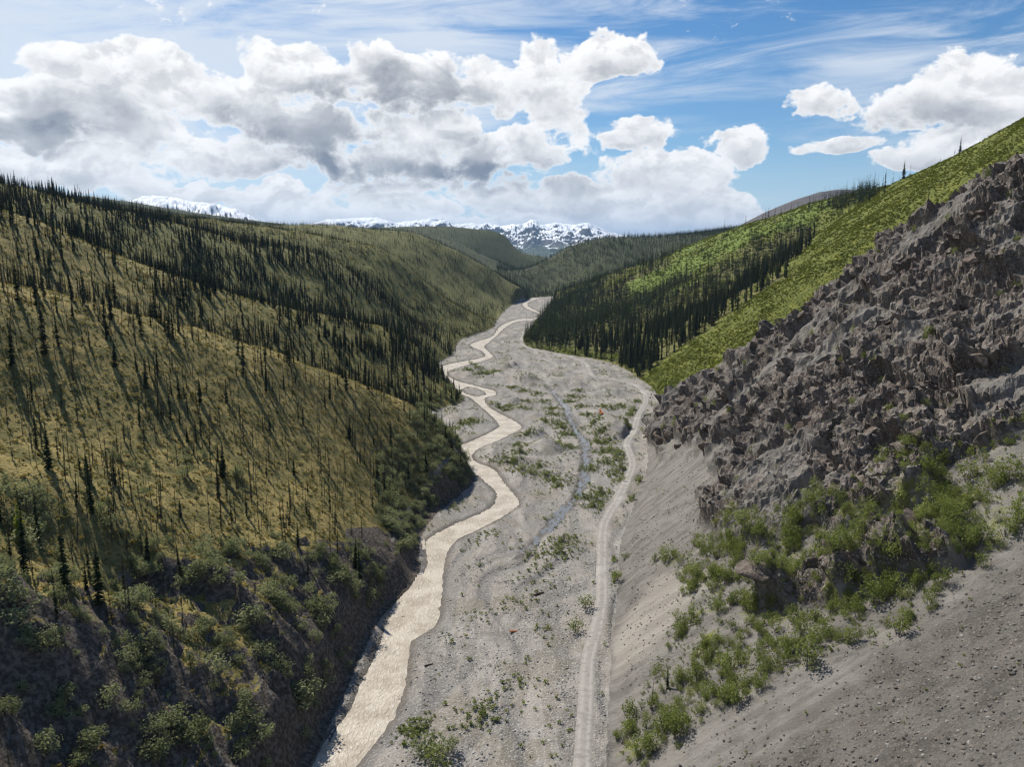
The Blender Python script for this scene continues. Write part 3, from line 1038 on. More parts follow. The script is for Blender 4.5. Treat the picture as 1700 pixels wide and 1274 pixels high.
M_STEM = bark_material('shrub_stems', (.10, .085, .065), (.17, .15, .12))


# ------------------------------------------------------------------ plant shapes
def spruce_arrays(seed, whorls, per, rad, taper=.85, gap=.0, base=.04, droop=.35):
    """unit-height spruce: crown (drooping blade branches) and trunk"""
    r = random.Random(seed)
    cv, cf = [], []
    for i in range(whorls):
        t = base + (1 - base) * (i + r.uniform(-.35, .35)) / whorls
        t = min(max(t, base), .985)
        if r.random() < gap:
            continue
        rr = rad * ((1 - t) ** taper * .94 + .035) * r.uniform(.62, 1.2)
        if t < .14:
            rr *= .6 + 2.8 * t
        a0 = r.uniform(0, 6.28)
        for k in range(per):
            a = a0 + 6.283 * k / per + r.uniform(-.4, .4)
            ln = rr * r.uniform(.6, 1.15)
            wd = max(ln * .36, .006)
            zz = t + r.uniform(-.012, .012)
            dx, dy = math.cos(a), math.sin(a)
            px, py = -dy * wd, dx * wd
            b = len(cv)
            cv += [(0, 0, zz + ln * .10), (dx * ln * .55 + px, dy * ln * .55 + py, zz - ln * droop * .75), (dx * ln, dy * ln, zz - ln * droop),
                   (dx * ln * .55 - px, dy * ln * .55 - py, zz - ln * droop * .75), (dx * ln * .6, dy * ln * .6, zz - ln * droop * .18)]
            cf += [(b, b + 1, b + 4), (b + 1, b + 2, b + 4), (b + 2, b + 3, b + 4), (b + 3, b, b + 4)]
    b = len(cv)                                       # leader
    cv += [(.006, 0, .94), (-.003, .005, .94), (-.003, -.005, .94), (0, 0, 1.0)]
    cf += [(b, b + 1, b + 3), (b + 1, b + 2, b + 3), (b + 2, b, b + 3)]
    tv, tf = cone_arrays(.011, .003, -.03, .95, 5, r)
    return (cv, cf), (tv, tf)


def cone_arrays(r0, r1, z0, z1, n, r, lean=0.0, segs=3):
    v, f = [], []
    lx, ly = r.uniform(-1, 1) * lean, r.uniform(-1, 1) * lean
    for s in range(segs + 1):
        t = s / segs
        rr = r0 + (r1 - r0) * t
        for k in range(n):
            a = 6.283 * k / n
            v.append((math.cos(a) * rr + lx * t * t, math.sin(a) * rr + ly * t * t, z0 + (z1 - z0) * t))
    for s in range(segs):
        for k in range(n):
            a, b = s * n + k, s * n + (k + 1) % n
            f += [(a, b, b + n), (a, b + n, a + n)]
    return v, f


def snag_arrays(seed):
    r = random.Random(seed)
    v, f = cone_arrays(.010, .003, -.03, 1.0, 4, r, .03)
    for _ in range(16):
        t = r.uniform(.25, .95)
        a = r.uniform(0, 6.28)
        ln = r.uniform(.02, .06) * (1.2 - t)
        b = len(v)
        v += [(0, 0, t + .006), (0, 0, t - .006), (math.cos(a) * ln, math.sin(a) * ln, t - ln * r.uniform(0, .7))]
        f.append((b, b + 1, b + 2))
    return v, f


def shrub_arrays(seed, leaves=170, leaf=.085, lobes=7, flat=.8, stems=6, tall=1.0):
    """unit-size shrub (about 1 high, 1 across): leafy lobes on a few stems"""
    r = random.Random(seed)
    lob = []
    for _ in range(lobes):
        a = r.uniform(0, 6.28)
        d = r.uniform(.02, .36)
        hgt = r.uniform(.22, .80) * (1.15 - d * .9)
        lob.append((math.cos(a) * d, math.sin(a) * d, hgt * tall, r.uniform(.16, .30)))
    v, f = [], []
    for i in range(leaves):
        lx, ly, lz, lr = lob[i % lobes]
        while True:
            p = Vector((r.uniform(-1, 1), r.uniform(-1, 1), r.uniform(-1, 1)))
            if .25 < p.length < 1:
                break
        p = Vector((lx + p.x * lr, ly + p.y * lr, max(lz + p.z * lr * flat * tall, .02)))
        nrm = Vector((r.gauss(0, 1), r.gauss(0, 1), r.gauss(.5, 1))).normalized()
        t1 = nrm.orthogonal().normalized()
        t1 = (Matrix.Rotation(r.uniform(0, 6.28), 3, nrm) @ t1)
        t2 = nrm.cross(t1)
        s1 = leaf * r.uniform(.6, 1.3)
        s2 = s1 * r.uniform(.45, .8)
        b = len(v)
        v += [tuple(p - t1 * s1), tuple(p + t2 * s2), tuple(p + t1 * s1), tuple(p - t2 * s2)]
        f += [(b, b + 1, b + 2), (b, b + 2, b + 3)]
    sv, sf = [], []
    for lx, ly, lz, lr in lob[:stems]:
        b = len(sv)
        w = .012
        ox, oy = lx * .15, ly * .15
        sv += [(ox - w, oy, -.04), (ox + w, oy - w, -.04), (ox, oy + w, -.04), (lx, ly, lz + lr * .3)]
        sf += [(b, b + 1, b + 3), (b + 1, b + 2, b + 3), (b + 2, b, b + 3)]
    return (v, f), (sv, sf)


def tri_mesh(name, parts):
    """join (verts, faces, material) lists into one mesh"""
    vs, fs, mi, mats = [], [], [], []
    for k, (v, f, m) in enumerate(parts):
        o = len(vs)
        vs += list(v)
        fs += [tuple(i + o for i in q) for q in f]
        mi += [k] * len(f)
        mats.append(m)
    me = new_mesh(name, np.array(vs), np.array(fs), mats, smooth=False)
    me.polygons.foreach_set('material_index', np.array(mi, np.int32))
    return me


# ------------------------------------------------------------------ scattering
FA = None


def face_area():
    global FA, FC
    if FA is None:
        p = V3[QF]
        FA = .5 * np.linalg.norm(np.cross(p[:, 2] - p[:, 0], p[:, 3] - p[:, 1]), axis=1)
        FC = p
    return FA


def sample(density, cap=None):
    """random points on the ground, density per square metre on the grid"""
    w = face_area() * np.clip(qmask(density), 0, None)
    tot = w.sum()
    nn = RNG.poisson(tot)
    if cap:
        nn = min(nn, cap)
    k = RNG.choice(len(w), nn, p=w / tot)
    a, b = RNG.random((2, nn, 1))
    p = FC[k]
    return (p[:, 0] * (1 - a) + p[:, 1] * a) * (1 - b) + (p[:, 3] * (1 - a) + p[:, 2] * a) * b


def in_frame(p, h=0.0, m=40):
    u, v, d = project(p[:, 0], p[:, 1], p[:, 2] + h)
    return (u > -m) & (u < 1700 + m) & (v > -m) & (v < 1274 + m * 3) & (d > 10)


def keep_near_view(p, pad=.12):
    """drop what lies well outside the view or in ground that no nearby viewpoint sees"""
    return p[np.abs(p[:, 0]) < (.66 + pad) * p[:, 1] + 45]


def instances(name, pts, protos, scale, rot=None, label=None, cat=None, pick=None):
    """one uncountable growth: many copies of a few shapes over points"""
    n = len(pts)
    me = bpy.data.meshes.new(name)
    me.vertices.add(n)
    me.vertices.foreach_set('co', np.asarray(pts, np.float32).ravel())
    if rot is None:
        rot = np.zeros((n, 3))
        rot[:, 2] = RNG.random(n) * 6.283
    sc = np.asarray(scale, float)
    if sc.ndim == 1:
        sc = np.repeat(sc[:, None], 3, 1)
    me.attributes.new('spin', 'FLOAT_VECTOR', 'POINT').data.foreach_set('vector', rot.astype(np.float32).ravel())
    me.attributes.new('size', 'FLOAT_VECTOR', 'POINT').data.foreach_set('vector', sc.astype(np.float32).ravel())
    me.attributes.new('shape', 'INT', 'POINT').data.foreach_set('value', (RNG.integers(0, len(protos), n) if pick is None else pick).astype(np.int32))
    ng = bpy.data.node_groups.new(name, 'GeometryNodeTree')
    ng.interface.new_socket('Geometry', in_out='INPUT', socket_type='NodeSocketGeometry')
    ng.interface.new_socket('Geometry', in_out='OUTPUT', socket_type='NodeSocketGeometry')
    N, Lk = ng.nodes, ng.links
    gin, gout, join = N.new('NodeGroupInput'), N.new('NodeGroupOutput'), N.new('GeometryNodeJoinGeometry')

    def named(nm, t):
        a = N.new('GeometryNodeInputNamedAttribute')
        a.data_type = t
        a.inputs['Name'].default_value = nm
        return a.outputs['Attribute']
    sp, sz, sh = named('spin', 'FLOAT_VECTOR'), named('size', 'FLOAT_VECTOR'), named('shape', 'INT')
    for k, pr in enumerate(protos):
        cmp = N.new('FunctionNodeCompare')
        cmp.data_type = 'INT'
        cmp.operation = 'EQUAL'
        ints = [s for s in cmp.inputs if s.type == 'INT']
        Lk.new(sh, ints[0])
        ints[1].default_value = k
        oi = N.new('GeometryNodeObjectInfo')
        oi.inputs['Object'].default_value = pr
        oi.inputs['As Instance'].default_value = True
        ip = N.new('GeometryNodeInstanceOnPoints')
        Lk.new(gin.outputs[0], ip.inputs['Points'])
        Lk.new(cmp.outputs[0], ip.inputs['Selection'])
        Lk.new(oi.outputs['Geometry'], ip.inputs['Instance'])
        e2r = N.new('FunctionNodeEulerToRotation')
        Lk.new(sp, e2r.inputs[0])
        Lk.new(e2r.outputs[0], ip.inputs['Rotation'])
        Lk.new(sz, ip.inputs['Scale'])
        Lk.new(ip.outputs[0], join.inputs[0])
    Lk.new(join.outputs[0], gout.inputs[0])
    o = add(name, me, kind='stuff', label=label, cat=cat)
    o.modifiers.new('grow', 'NODES').node_group = ng
    return o


def proto(name, me):
    """shape kept in the file only as a source for the growths (never linked to the scene)"""
    o = bpy.data.objects.new(name, me)
    o.use_fake_user = True
    return o


SPR = []          # spruce shapes: (crown mesh, trunk mesh, joined proto)
for k, (wh, per, rad, tp, gap) in enumerate([(44, 7, .105, .80, .03), (46, 7, .082, .75, .03), (42, 8, .125, .9, .05), (48, 6, .068, .7, .08), (40, 7, .10, .65, .12)]):
    c, t = spruce_arrays(100 + k, wh, per, rad, tp, gap)
    SPR.append((tri_mesh('spruce_crown', [(*c, M_SPRUCE)]), tri_mesh('spruce_trunk', [(*t, M_BARK)]),
                proto('spruce_shape', tri_mesh('spruce_shape', [(*c, M_SPRUCE), (*t, M_BARK)]))))
FARSPR = []
for k, (wh, per, rad) in enumerate([(13, 5, .12), (12, 5, .095), (14, 4, .14)]):
    c, t = spruce_arrays(140 + k, wh, per, rad, .8, .0)
    FARSPR.append(proto('far_spruce_shape', tri_mesh('far_spruce_shape', [(*c, M_SPRUCE)])))
SCRAG = []
for k in range(3):
    c, t = spruce_arrays(170 + k, 30, 5, .045 + .012 * k, .5, .30, .12, .5)
    SCRAG.append((tri_mesh('scrag_crown', [(*c, M_SCRAG)]), tri_mesh('scrag_trunk', [(*t, M_GREYWOOD)]),
                  proto('scrag_shape', tri_mesh('scrag_shape', [(*c, M_SCRAG), (*t, M_GREYWOOD)]))))
SNAG = [proto('snag_shape', tri_mesh('snag_shape', [(*snag_arrays(200 + k), M_GREYWOOD)])) for k in range(4)]


def shrub_set(name, mat, seeds, **kw):
    out = []
    for s in seeds:
        lf, st = shrub_arrays(s, **kw)
        out.append((tri_mesh(name + '_leaves', [(*lf, mat)]), tri_mesh(name + '_stems', [(*st, M_STEM)]),
                    proto(name + '_shape', tri_mesh(name + '_shape', [(*lf, mat), (*st, M_STEM)]))))
    return out


WILLOW = shrub_set('willow', M_WILLOW, (300, 301, 302, 303), leaves=380, leaf=.050, lobes=14, flat=1.0)
ASPEN = shrub_set('aspen', M_ASPEN, (320, 321, 322, 323), leaves=330, leaf=.046, lobes=13, flat=1.1, tall=1.15, stems=9)
HILLS = [proto('hill_shrub_shape', tri_mesh('hill_shrub_shape', [(*shrub_arrays(340 + k, 70, .12, 6, .8, 0)[0], M_HILLSHRUB)])) for k in range(4)]
DWARF = [proto('dwarf_birch_shape', tri_mesh('dwarf_birch_shape', [(*shrub_arrays(360 + k, 46, .13, 6, .8, 0)[0], M_DWARF)])) for k in range(4)]
TUFT = [proto('tuft_shape', tri_mesh('tuft_shape', [(*shrub_arrays(380 + k, 40, .13, 5, .8, 0)[0], M_ASPEN)])) for k in range(3)]


def plant(name, shape, p, h, rz, w=1.0, label='', cat='tree', group=None, parts=('crown', 'trunk')):
    """a countable plant: an Empty at its foot with its two parts"""
    e = add(name, None, label=label, cat=cat, group=group)
    e.location = tuple(float(q) for q in p)
    e.rotation_euler = (RNG.normal(0, .025), RNG.normal(0, .025), float(rz))
    e.scale = (float(h * w), float(h * w), float(h))
    for nm, me in zip(parts, shape[:2]):
        add(nm, me, e)
    return e


def nearest_mark(u, v, marks):
    return min(marks, key=lambda m: (m[0] - u) ** 2 + (m[1] - v) ** 2)[2]


def size_word(h, lo, hi, words=('small', 'middle-sized', 'large')):
    return words[0] if h < lo else (words[1] if h < hi else words[2])


def biggest(pts, h, count):
    """indices of the plants that show largest from the viewpoint"""
    u, v, d = project(pts[:, 0], pts[:, 1], pts[:, 2] + h * .6)
    ok = in_frame(pts, h * .6, -6) & (v < 1270)
    size = np.where(ok, h / d, 0)
    cand = np.argsort(-size)[:count * 5]
    cand = cand[visible(pts[cand, 0], pts[cand, 1], pts[cand, 2] + h[cand] * .6)]
    return cand[:count]


# --- spruces on the left hillside and the right forest spur
clump = fbm(GX / 28 + 3, GY / 28, 3)
dl = .026 + .052 * sstep(330, 560, GY) + .05 * np.exp(-(gd / 22) ** 2)
dl = dl * np.clip(.55 + 1.5 * clump, .05, 2.2)
s1face = leftside & (GY < 345) & (gd > 26)
dl = np.where(s1face, .0045 + .030 * sstep(.10, .5, clump), dl)
dl = dl * leftside * np.where(GY > 350, sstep(1, 5, sdF), sstep(5, 14, sdF)) * (GY < 1750) * (1 - .85 * bank_w)
dl = dl * np.where(GY > 1050, .8, 1.0)
P1 = keep_near_view(sample(dl))
h1 = np.clip(RNG.lognormal(math.log(8.4), .30, len(P1)), 3.5, 15) * np.where(P1[:, 1] < 345, .85, 1.0) * np.interp(P1[:, 1], [700, 1000], [1.0, .72])
dr = forest * np.interp(PU, [1080, 1250], [.075, .045]) * np.clip(.75 + 1.2 * clump, .1, 2) * (GY < 1500) + (hill_green * .0009 * (GY > 720) + lime * .004 * (GY < 1500)) * (GY > 480) * np.clip(clump * 6, 0, 4)
SKYTREES = [(1355, 350), (1385, 336), (1440, 318), (1460, 322), (1430, 338), (1390, 350)]
dr = dr + pmask(SKYTREES, 5, 6) * zr * .05 * (GY > 500) * (GY < 1500)
P2 = keep_near_view(sample(dr))
h2 = np.clip(RNG.lognormal(math.log(14.5), .25, len(P2)), 6, 24)
PF, HF = np.concatenate([P1, P2]), np.concatenate([h1, h2])
# a few tall ones surveyed in the photograph: foot pixel, height in m
TALL = [(75, 590, 16), (97, 575, 12), (140, 505, 13), (185, 530, 13), (235, 560, 14.5), (120, 498, 12), (60, 492, 13), (30, 500, 12), (40, 955, 13), (110, 985, 14), (150, 970, 11),
        (165, 1005, 12), (65, 905, 12), (95, 1030, 9), (560, 930, 10), (590, 945, 9), (605, 640, 13), (575, 650, 12), (480, 600, 9), (440, 600, 9), (395, 590, 9), (330, 570, 9),
        (280, 560, 10), (1108, 1145, 6), (1083, 1165, 5), (705, 700, 8), (720, 715, 7), (740, 735, 8), (750, 750, 7), (765, 775, 7), (300, 960, 9), (245, 940, 9), (20, 610, 12)]
tp = [hit(u, v) for u, v, _ in TALL]
TP = np.array([p for p in tp])
TH = np.array([t[2] for t in TALL], float)
PF, HF = np.concatenate([TP, PF]), np.concatenate([TH, HF])
sel = biggest(PF, HF, 300)
mask = np.ones(len(PF), bool)
mask[sel] = False
kinds = RNG.integers(0, 5, len(PF))
for i in sel:
    x, y, z = PF[i]
    u, v, d = project(x, y, z)
    if x > 0 and y < 480:
        place = nearest_mark(u, v, [(1095, 1150, 'beside the road at the lower end of the green strip'), (1300, 1050, 'in the middle of the green strip'), (1600, 850, 'at the upper end of the green strip'), (1400, 560, 'on the crags')])
        lab, grp = ('shorter' if HF[i] < 5.6 else 'taller') + ' lone dark spruce ' + place, 'spruces on the right scree slope'
    elif x > 0:
        place = nearest_mark(u, v, [(880, 560, 'at the river tip of the dense forest'), (950, 575, 'on the lower edge of the dense forest above the track'), (1020, 590, 'at the lower corner of the dense forest'), (1100, 560, 'on the edge of the dense forest beside the green hill'),
                                    (1180, 510, 'where the dense forest meets the bright green hillside'), (1060, 600, 'at the bottom of the dense forest by the gully'), (1140, 535, 'on the right flank of the dense forest'), (1230, 480, 'on the upper right flank of the dense forest'), (1060, 560, 'in the lower middle of the dense forest'), (1400, 335, 'in the small stand on the right skyline'), (1330, 400, 'at the very top of the dense forest'), (1100, 520, 'in the middle of the dense forest'), (1280, 450, 'at the upper end of the dense forest'), (1000, 520, 'inside the dense forest right of the river'), (1120, 480, 'high inside the dense forest'), (1500, 330, 'standing alone on the bright green hillside'), (1600, 250, 'on the right skyline')])
        lab, grp = size_word(HF[i], 17, 20.5, ('dark spruce', 'tall dark spruce', 'very tall dark spruce')) + ' ' + place, 'spruces of the right forest spur'
    else:
        place = nearest_mark(u, v, [(60, 960, 'above the dark bank, near the left edge'), (190, 990, 'on the lip of the dark bank left of centre'), (330, 950, 'on the lip of the dark bank in the middle'), (570, 930, 'beside the slumped bare bank by the river'), (300, 1130, 'down on the dark bank'),
                                    (70, 580, 'at the top left corner of the golden slope'), (200, 560, 'along the upper crest of the golden slope'), (60, 720, 'on the golden slope beside the left edge'), (220, 700, 'in the left half of the golden slope'), (380, 700, 'in the middle of the golden slope'),
                                    (400, 820, 'low in the middle of the golden slope'), (150, 840, 'low on the left of the golden slope'), (540, 720, 'in the right half of the golden slope'), (560, 830, 'low on the right of the golden slope'), (690, 740, 'on the blunt end of the golden slope over the river'),
                                    (400, 570, 'in the row behind the crest of the golden slope'), (550, 610, 'in the gully behind the golden slope'), (660, 660, 'at the mouth of the gully behind the golden slope'), (100, 480, 'in the stand behind the top of the golden slope'), (250, 490, 'on the second left spur, near its top'),
                                    (420, 520, 'on the middle of the second left spur'), (600, 570, 'on the end of the second left spur'), (100, 400, 'high on the left hillside'), (300, 420, 'high on the third left spur')])
        lab, grp = size_word(HF[i], 8.5, 11.5, ('short dark spruce', 'dark spruce', 'tall dark spruce')) + ' ' + place, 'spruces on the left hillside'
    plant('spruce_tree', SPR[kinds[i]], (x, y, z - .15), HF[i], RNG.random() * 6.28, RNG.uniform(.65, 1.3), lab, 'tree', grp)
rest, rh = PF[mask], HF[mask]
nearf = rest[:, 1] < 760
for sub, pr, nm, lb in ((nearf, [s[2] for s in SPR], 'spruce_forest', 'dark spruce forest covering the left hillside and the right spur'),
                        (~nearf, FARSPR, 'distant_spruce_forest', 'distant dark spruce forest up both sides of the valley')):
    sc = rh[sub][:, None] * np.stack([q := RNG.uniform(.65, 1.4, sub.sum()), q, np.ones(sub.sum())], -1)
    instances(nm, rest[sub] - np.array([0, 0, .15]), pr, sc, label=lb, cat='forest')
# far hills
df = (np.abs(GX) < .72 * GY) * (far_dark * .075 * (1 - bluff * .45) + (leftside & (GY >= 1750)) * .016 * np.clip(.5 + 1.6 * clump, 0, 2)) * (GY < 2900)
P3 = keep_near_view(sample(df, 75000))
instances('far_hill_forest', P3, FARSPR, np.clip(RNG.lognormal(math.log(11), .25, len(P3)), 5, 18), label='far hills covered in tiny dark spruces', cat='forest')

# --- dead and sparse poles on the golden slope
ds = (leftside & (GY < 560)) * (.040 * (GY < 345) + .016) * np.clip(.7 + 1.4 * fbm(GX / 18, GY / 18 + 9, 3), .1, 2) * sstep(8, 16, sdF) * (1 - .8 * bank_w)
P4 = keep_near_view(sample(ds))
h4 = RNG.uniform(4.0, 9.5, len(P4))
k4 = RNG.random(len(P4)) < .65
sel = biggest(P4, h4, 240)
m4 = np.ones(len(P4), bool)
m4[sel] = False
SNAGP = [tri_mesh('snag_trunk', [(*snag_arrays(200 + k), M_GREYWOOD)]) for k in range(4)]
for i in sel:
    x, y, z = P4[i]
    u, v, d = project(x, y, z)
    zone = nearest_mark(u, v, [(60, 620, 'near its top left corner'), (200, 600, 'below its upper crest'), (60, 780, 'beside the left edge'), (200, 760, 'in its left half'), (350, 680, 'in its middle'), (360, 800, 'low in its middle'), (150, 880, 'just above the dark bank'),
                               (400, 900, 'low down above the dark bank'), (520, 690, 'in its right half'), (530, 800, 'near the river side'), (650, 720, 'at its blunt end over the river'), (620, 830, 'among the willows at its foot'), (450, 600, 'along its crest')])
    zone = zone + size_word(h4[i], 6, 8, (', short', ', mid-height', ', tall'))
    if k4[i]:
        plant('sparse_spruce', SCRAG[i % 3], (x, y, z - .1), h4[i], i, 1.1, 'thin sparse spruce on the golden slope ' + zone, 'tree', 'sparse spruces on the golden slope ' + zone)
    else:
        o = add('dead_snag', SNAGP[i % 4], label='bare dead pole on the golden slope ' + zone, cat='dead tree', group='dead poles on the golden slope ' + zone)
        o.location = (x, y, z - .1)
        o.scale = (h4[i],) * 3
        o.rotation_euler = (RNG.normal(0, .05), RNG.normal(0, .05), RNG.random() * 6)
instances('sparse_spruce_growth', P4[m4 & k4] - np.array([0, 0, .1]), [s[2] for s in SCRAG], h4[m4 & k4], label='sparse thin spruces over the left hillside', cat='trees')
rt = np.zeros(((m4 & ~k4).sum(), 3))
rt[:, :2] = RNG.normal(0, .06, (len(rt), 2))
rt[:, 2] = RNG.random(len(rt)) * 6
instances('dead_pole_growth', P4[m4 & ~k4] - np.array([0, 0, .1]), SNAG, h4[m4 & ~k4], rt, label='bare dead poles over the left hillside', cat='dead trees')

# --- low shrubs over the tundra
dd = leftside * tundra * (.42 * (GY < 345) + .16 * ((GY >= 345) & (GY < 620)) + .045 * ((GY >= 620) & (GY < 1100))) * np.clip(.8 + .9 * fbm(GX / 6, GY / 6, 3), .2, 2)
P5 = keep_near_view(sample(dd), .06)
s5 = RNG.uniform(.55, 1.25, len(P5)) * np.where(P5[:, 1] > 345, 1.5, 1.0) * np.where(P5[:, 1] > 620, 1.5, 1.0)
instances('dwarf_birch_cover', P5 - np.array([0, 0, .08]), DWARF, np.stack([s5 * 1.3, s5 * 1.3, s5 * .55], -1), label='low brown and olive shrubs covering the left hillside', cat='shrubs')

# --- willows on the shaded bank and along the left foot of the slope
clump2 = fbm(GX / 9 + 50, GY / 9, 3)
dw = leftside * (GY < 345) * (bank_w * .13 * np.clip(.35 + 2.2 * clump2, 0, 2) + .11 * (sdF < np.interp(GY, [205, 260, 290, 340], [13, 15, 24, 26])) * (sdF > 2) * (GY > 205) + .06 * np.exp(-((sdF - 52) / 14) ** 2) * (GY < 215) * np.clip(.3 + 2.5 * clump2, 0, 2))
dw = dw * (1 - .9 * slump) + leftside * (GY >= 345) * (GY < 700) * (sdF < 16) * (sdF > 1) * .05
P6 = keep_near_view(sample(dw))
h6 = np.clip(RNG.lognormal(math.log(2.5), .35, len(P6)), .9, 5.0)
# --- bushes standing on the gravel flats (surveyed feet)
FLATS = [(705, 1262, 5.0), (735, 1255, 3.6), (722, 1275, 3.8), (750, 1245, 2.6), (971, 1012, 4.2), (955, 1050, 3.4), (935, 900, 2.6), (932, 918, 2.2), (1025, 965, 3.2), (1038, 928, 2.4), (1085, 935, 2.6),
         (790, 612, 4), (800, 620, 4), (782, 606, 4), (808, 622, 3.5), (775, 615, 3), (820, 618, 3), (795, 622, 3), (765, 705, 3), (782, 700, 2.5), (788, 702, 2.6), (742, 712, 2.2),
         (828, 678, 3.4), (838, 682, 3), (846, 676, 3), (815, 672, 3), (865, 678, 2.6), (875, 668, 2.4), (900, 668, 2.6), (915, 680, 2.6), (905, 700, 2.8), (925, 705, 3.4), (932, 712, 3.4), (940, 722, 3),
         (864, 752, 3.4), (850, 770, 3.2), (866, 780, 3.2), (880, 786, 3), (895, 775, 2.8), (838, 768, 3), (905, 790, 2.6), (918, 800, 2.6), (925, 808, 2.4), (945, 745, 2.6), (860, 740, 2.4), (875, 722, 2.4),
         (975, 690, 2.6), (985, 705, 2.8), (995, 718, 2.8), (1003, 735, 3.2), (1012, 750, 3.6), (1022, 765, 3.6), (1030, 780, 3.4), (1020, 790, 3.2), (1008, 770, 3), (1000, 752, 3), (990, 735, 2.8), (1028, 755, 3.4),
         (998, 820, 2.8), (990, 832, 2.8), (985, 842, 2.6), (1040, 700, 3.2), (1047, 690, 3.4), (1052, 682, 3.2), (1045, 712, 2.8), (1015, 678, 2.6), (1030, 675, 2.6), (965, 676, 2.6), (1000, 676, 2.4), (1058, 668, 3), (950, 660, 2.4),
         (960, 650, 2.4), (945, 668, 2.2), (920, 690, 2.4), (890, 655, 2.2), (870, 650, 2.2), (850, 645, 2.0), (1035, 800, 2.4), (1050, 830, 2.2), (1062, 800, 2.6), (980, 780, 2.4), (972, 828, 2.2), (690, 1215, 1.6), (800, 1190, 1.2)]
fp = [hit(u, v) for u, v, _ in FLATS]
P7 = np.array(fp)
h7 = np.array([f[2] for f in FLATS])
for i, (x, y, z) in enumerate(P7):
    u, v, d = project(x, y, z)
    if i < 4:
        lab, grp = 'bushy green willow in the clump at the bottom edge by the river', 'willows at the bottom edge'
    elif i in (4, 5):
        lab, grp = ('larger round willow bush on the left edge of the road', None) if i == 4 else ('smaller round willow bush on the left edge of the road', None)
    elif v < 630:
        lab, grp = 'willow bush on the gravel bar inside the far river bend', 'willows on the far gravel bar'
    elif u < 830:
        lab, grp = 'low willow bush on the gravel bar left of the river', 'willows on the left gravel bar'
    elif u < 952:
        place = nearest_mark(u, v, [(830, 678, 'right of the second river bend'), (860, 650, 'on the low heap above the second river bend'), (865, 755, 'on the left flank of the scrubby mound'), (860, 778, 'at the foot of the scrubby mound facing the river'), (900, 780, 'at the near end of the scrubby mound'),
                                    (905, 700, 'on top of the scrubby mound'), (930, 712, 'on the mound beside the creek'), (915, 672, 'at the far end of the scrubby mound'), (934, 908, 'alone on the near gravel flat'), (880, 725, 'in the middle of the scrubby mound')])
        lab, grp = size_word(h7[i], 2.5, 3.1) + ' willow bush ' + place, 'willows between river and creek'
    else:
        place = nearest_mark(u, v, [(975, 690, 'beside the upper creek'), (995, 715, 'left of the big gravel heap'), (1010, 745, 'at the near end of the big gravel heap'), (1025, 770, 'in the thicket left of the road bend'), (990, 830, 'between creek pool and road'), (1045, 700, 'between the big gravel heap and the road'), (1020, 676, 'behind the excavator'),
                                    (955, 655, 'at the head of the creek'), (1055, 680, 'at the far road bend'), (1050, 815, 'on the right edge of the road'), (1030, 940, 'right of the road below the scree'), (1085, 935, 'on the scree just above the road'), (985, 745, 'in the strip right of the creek')])
        lab, grp = size_word(h7[i], 2.7, 3.3) + ' willow bush ' + place, 'willows between creek and road'
    shp = ASPEN if i % 3 == 2 else WILLOW
    plant('willow_bush', shp[i % 4], (x, y, z - .1), h7[i] * 1.15, RNG.random() * 6, RNG.uniform(.95, 1.35), lab, 'bush', grp, ('leaves', 'stems'))
sel = biggest(P6, h6, 200)
m6 = np.ones(len(P6), bool)
m6[sel] = False
for i in sel:
    x, y, z = P6[i]
    u, v, d = project(x, y, z)
    zone = nearest_mark(u, v, [(60, 1000, 'below the bright yellow-green tree'), (60, 1200, 'in the bottom left corner'), (520, 1180, 'beside the lowest stretch of river'), (330, 970, 'on the lip of the dark bank'), (190, 1000, 'at the upper left of the dark bank'), (600, 920, 'by the slumped bare bank'),
                               (300, 1120, 'halfway down the dark bank'), (430, 1080, 'low on the dark bank'), (250, 1240, 'at the bottom edge left of the river'), (400, 1230, 'at the bottom edge near the river'), (470, 980, 'on the right end of the bank lip'), (680, 880, 'where the golden slope meets the river bend'),
                               (720, 800, 'on the blunt end of the golden slope'), (600, 800, 'low on the right of the golden slope'), (730, 670, 'at the mouth of the first gully'), (760, 600, 'by the far river loop')])
    plant('bank_willow', WILLOW[i % 4], (x, y, z - .2), h6[i], RNG.random() * 6, RNG.uniform(1.0, 1.5), size_word(h6[i], 2.6, 3.6) + ' pale grey-green willow bush ' + zone, 'bush', 'willow bushes ' + zone, ('leaves', 'stems'))
s6 = h6[m6]
instances('bank_willow_growth', P6[m6] - np.array([0, 0, .2]), [w[2] for w in WILLOW], np.stack([s6 * 1.25, s6 * 1.25, s6], -1), label='willow thicket along the foot of the left slope', cat='bushes')
# low growth on the flats
dt = (sdF < -1) * (sdR > 2.5) * (sdRd > 2.6) * (sdC > .5) * np.clip(fbm(GX / 16 + 8, GY / 22, 4) * 3 - .15, 0.02, 1) * .26 * (GY < 900)
dt = dt + 1.3 * np.exp(-(np.minimum.reduce([poly_dist(GX, GY, [p[:2], (p[0] + .1, p[1])], False) for p in P7[6:]]) / 4.5) ** 2) * (sdF < 0) * (sdR > 2) * (sdRd > 2.8)
P8 = keep_near_view(sample(dt))
s8 = RNG.uniform(.35, 1.5, len(P8))
instances('flat_scrub', P8 - np.array([0, 0, .05]), TUFT, np.stack([s8 * 1.3, s8 * 1.3, s8 * .8], -1), label='low green scrub scattered over the gravel flats', cat='scrub')

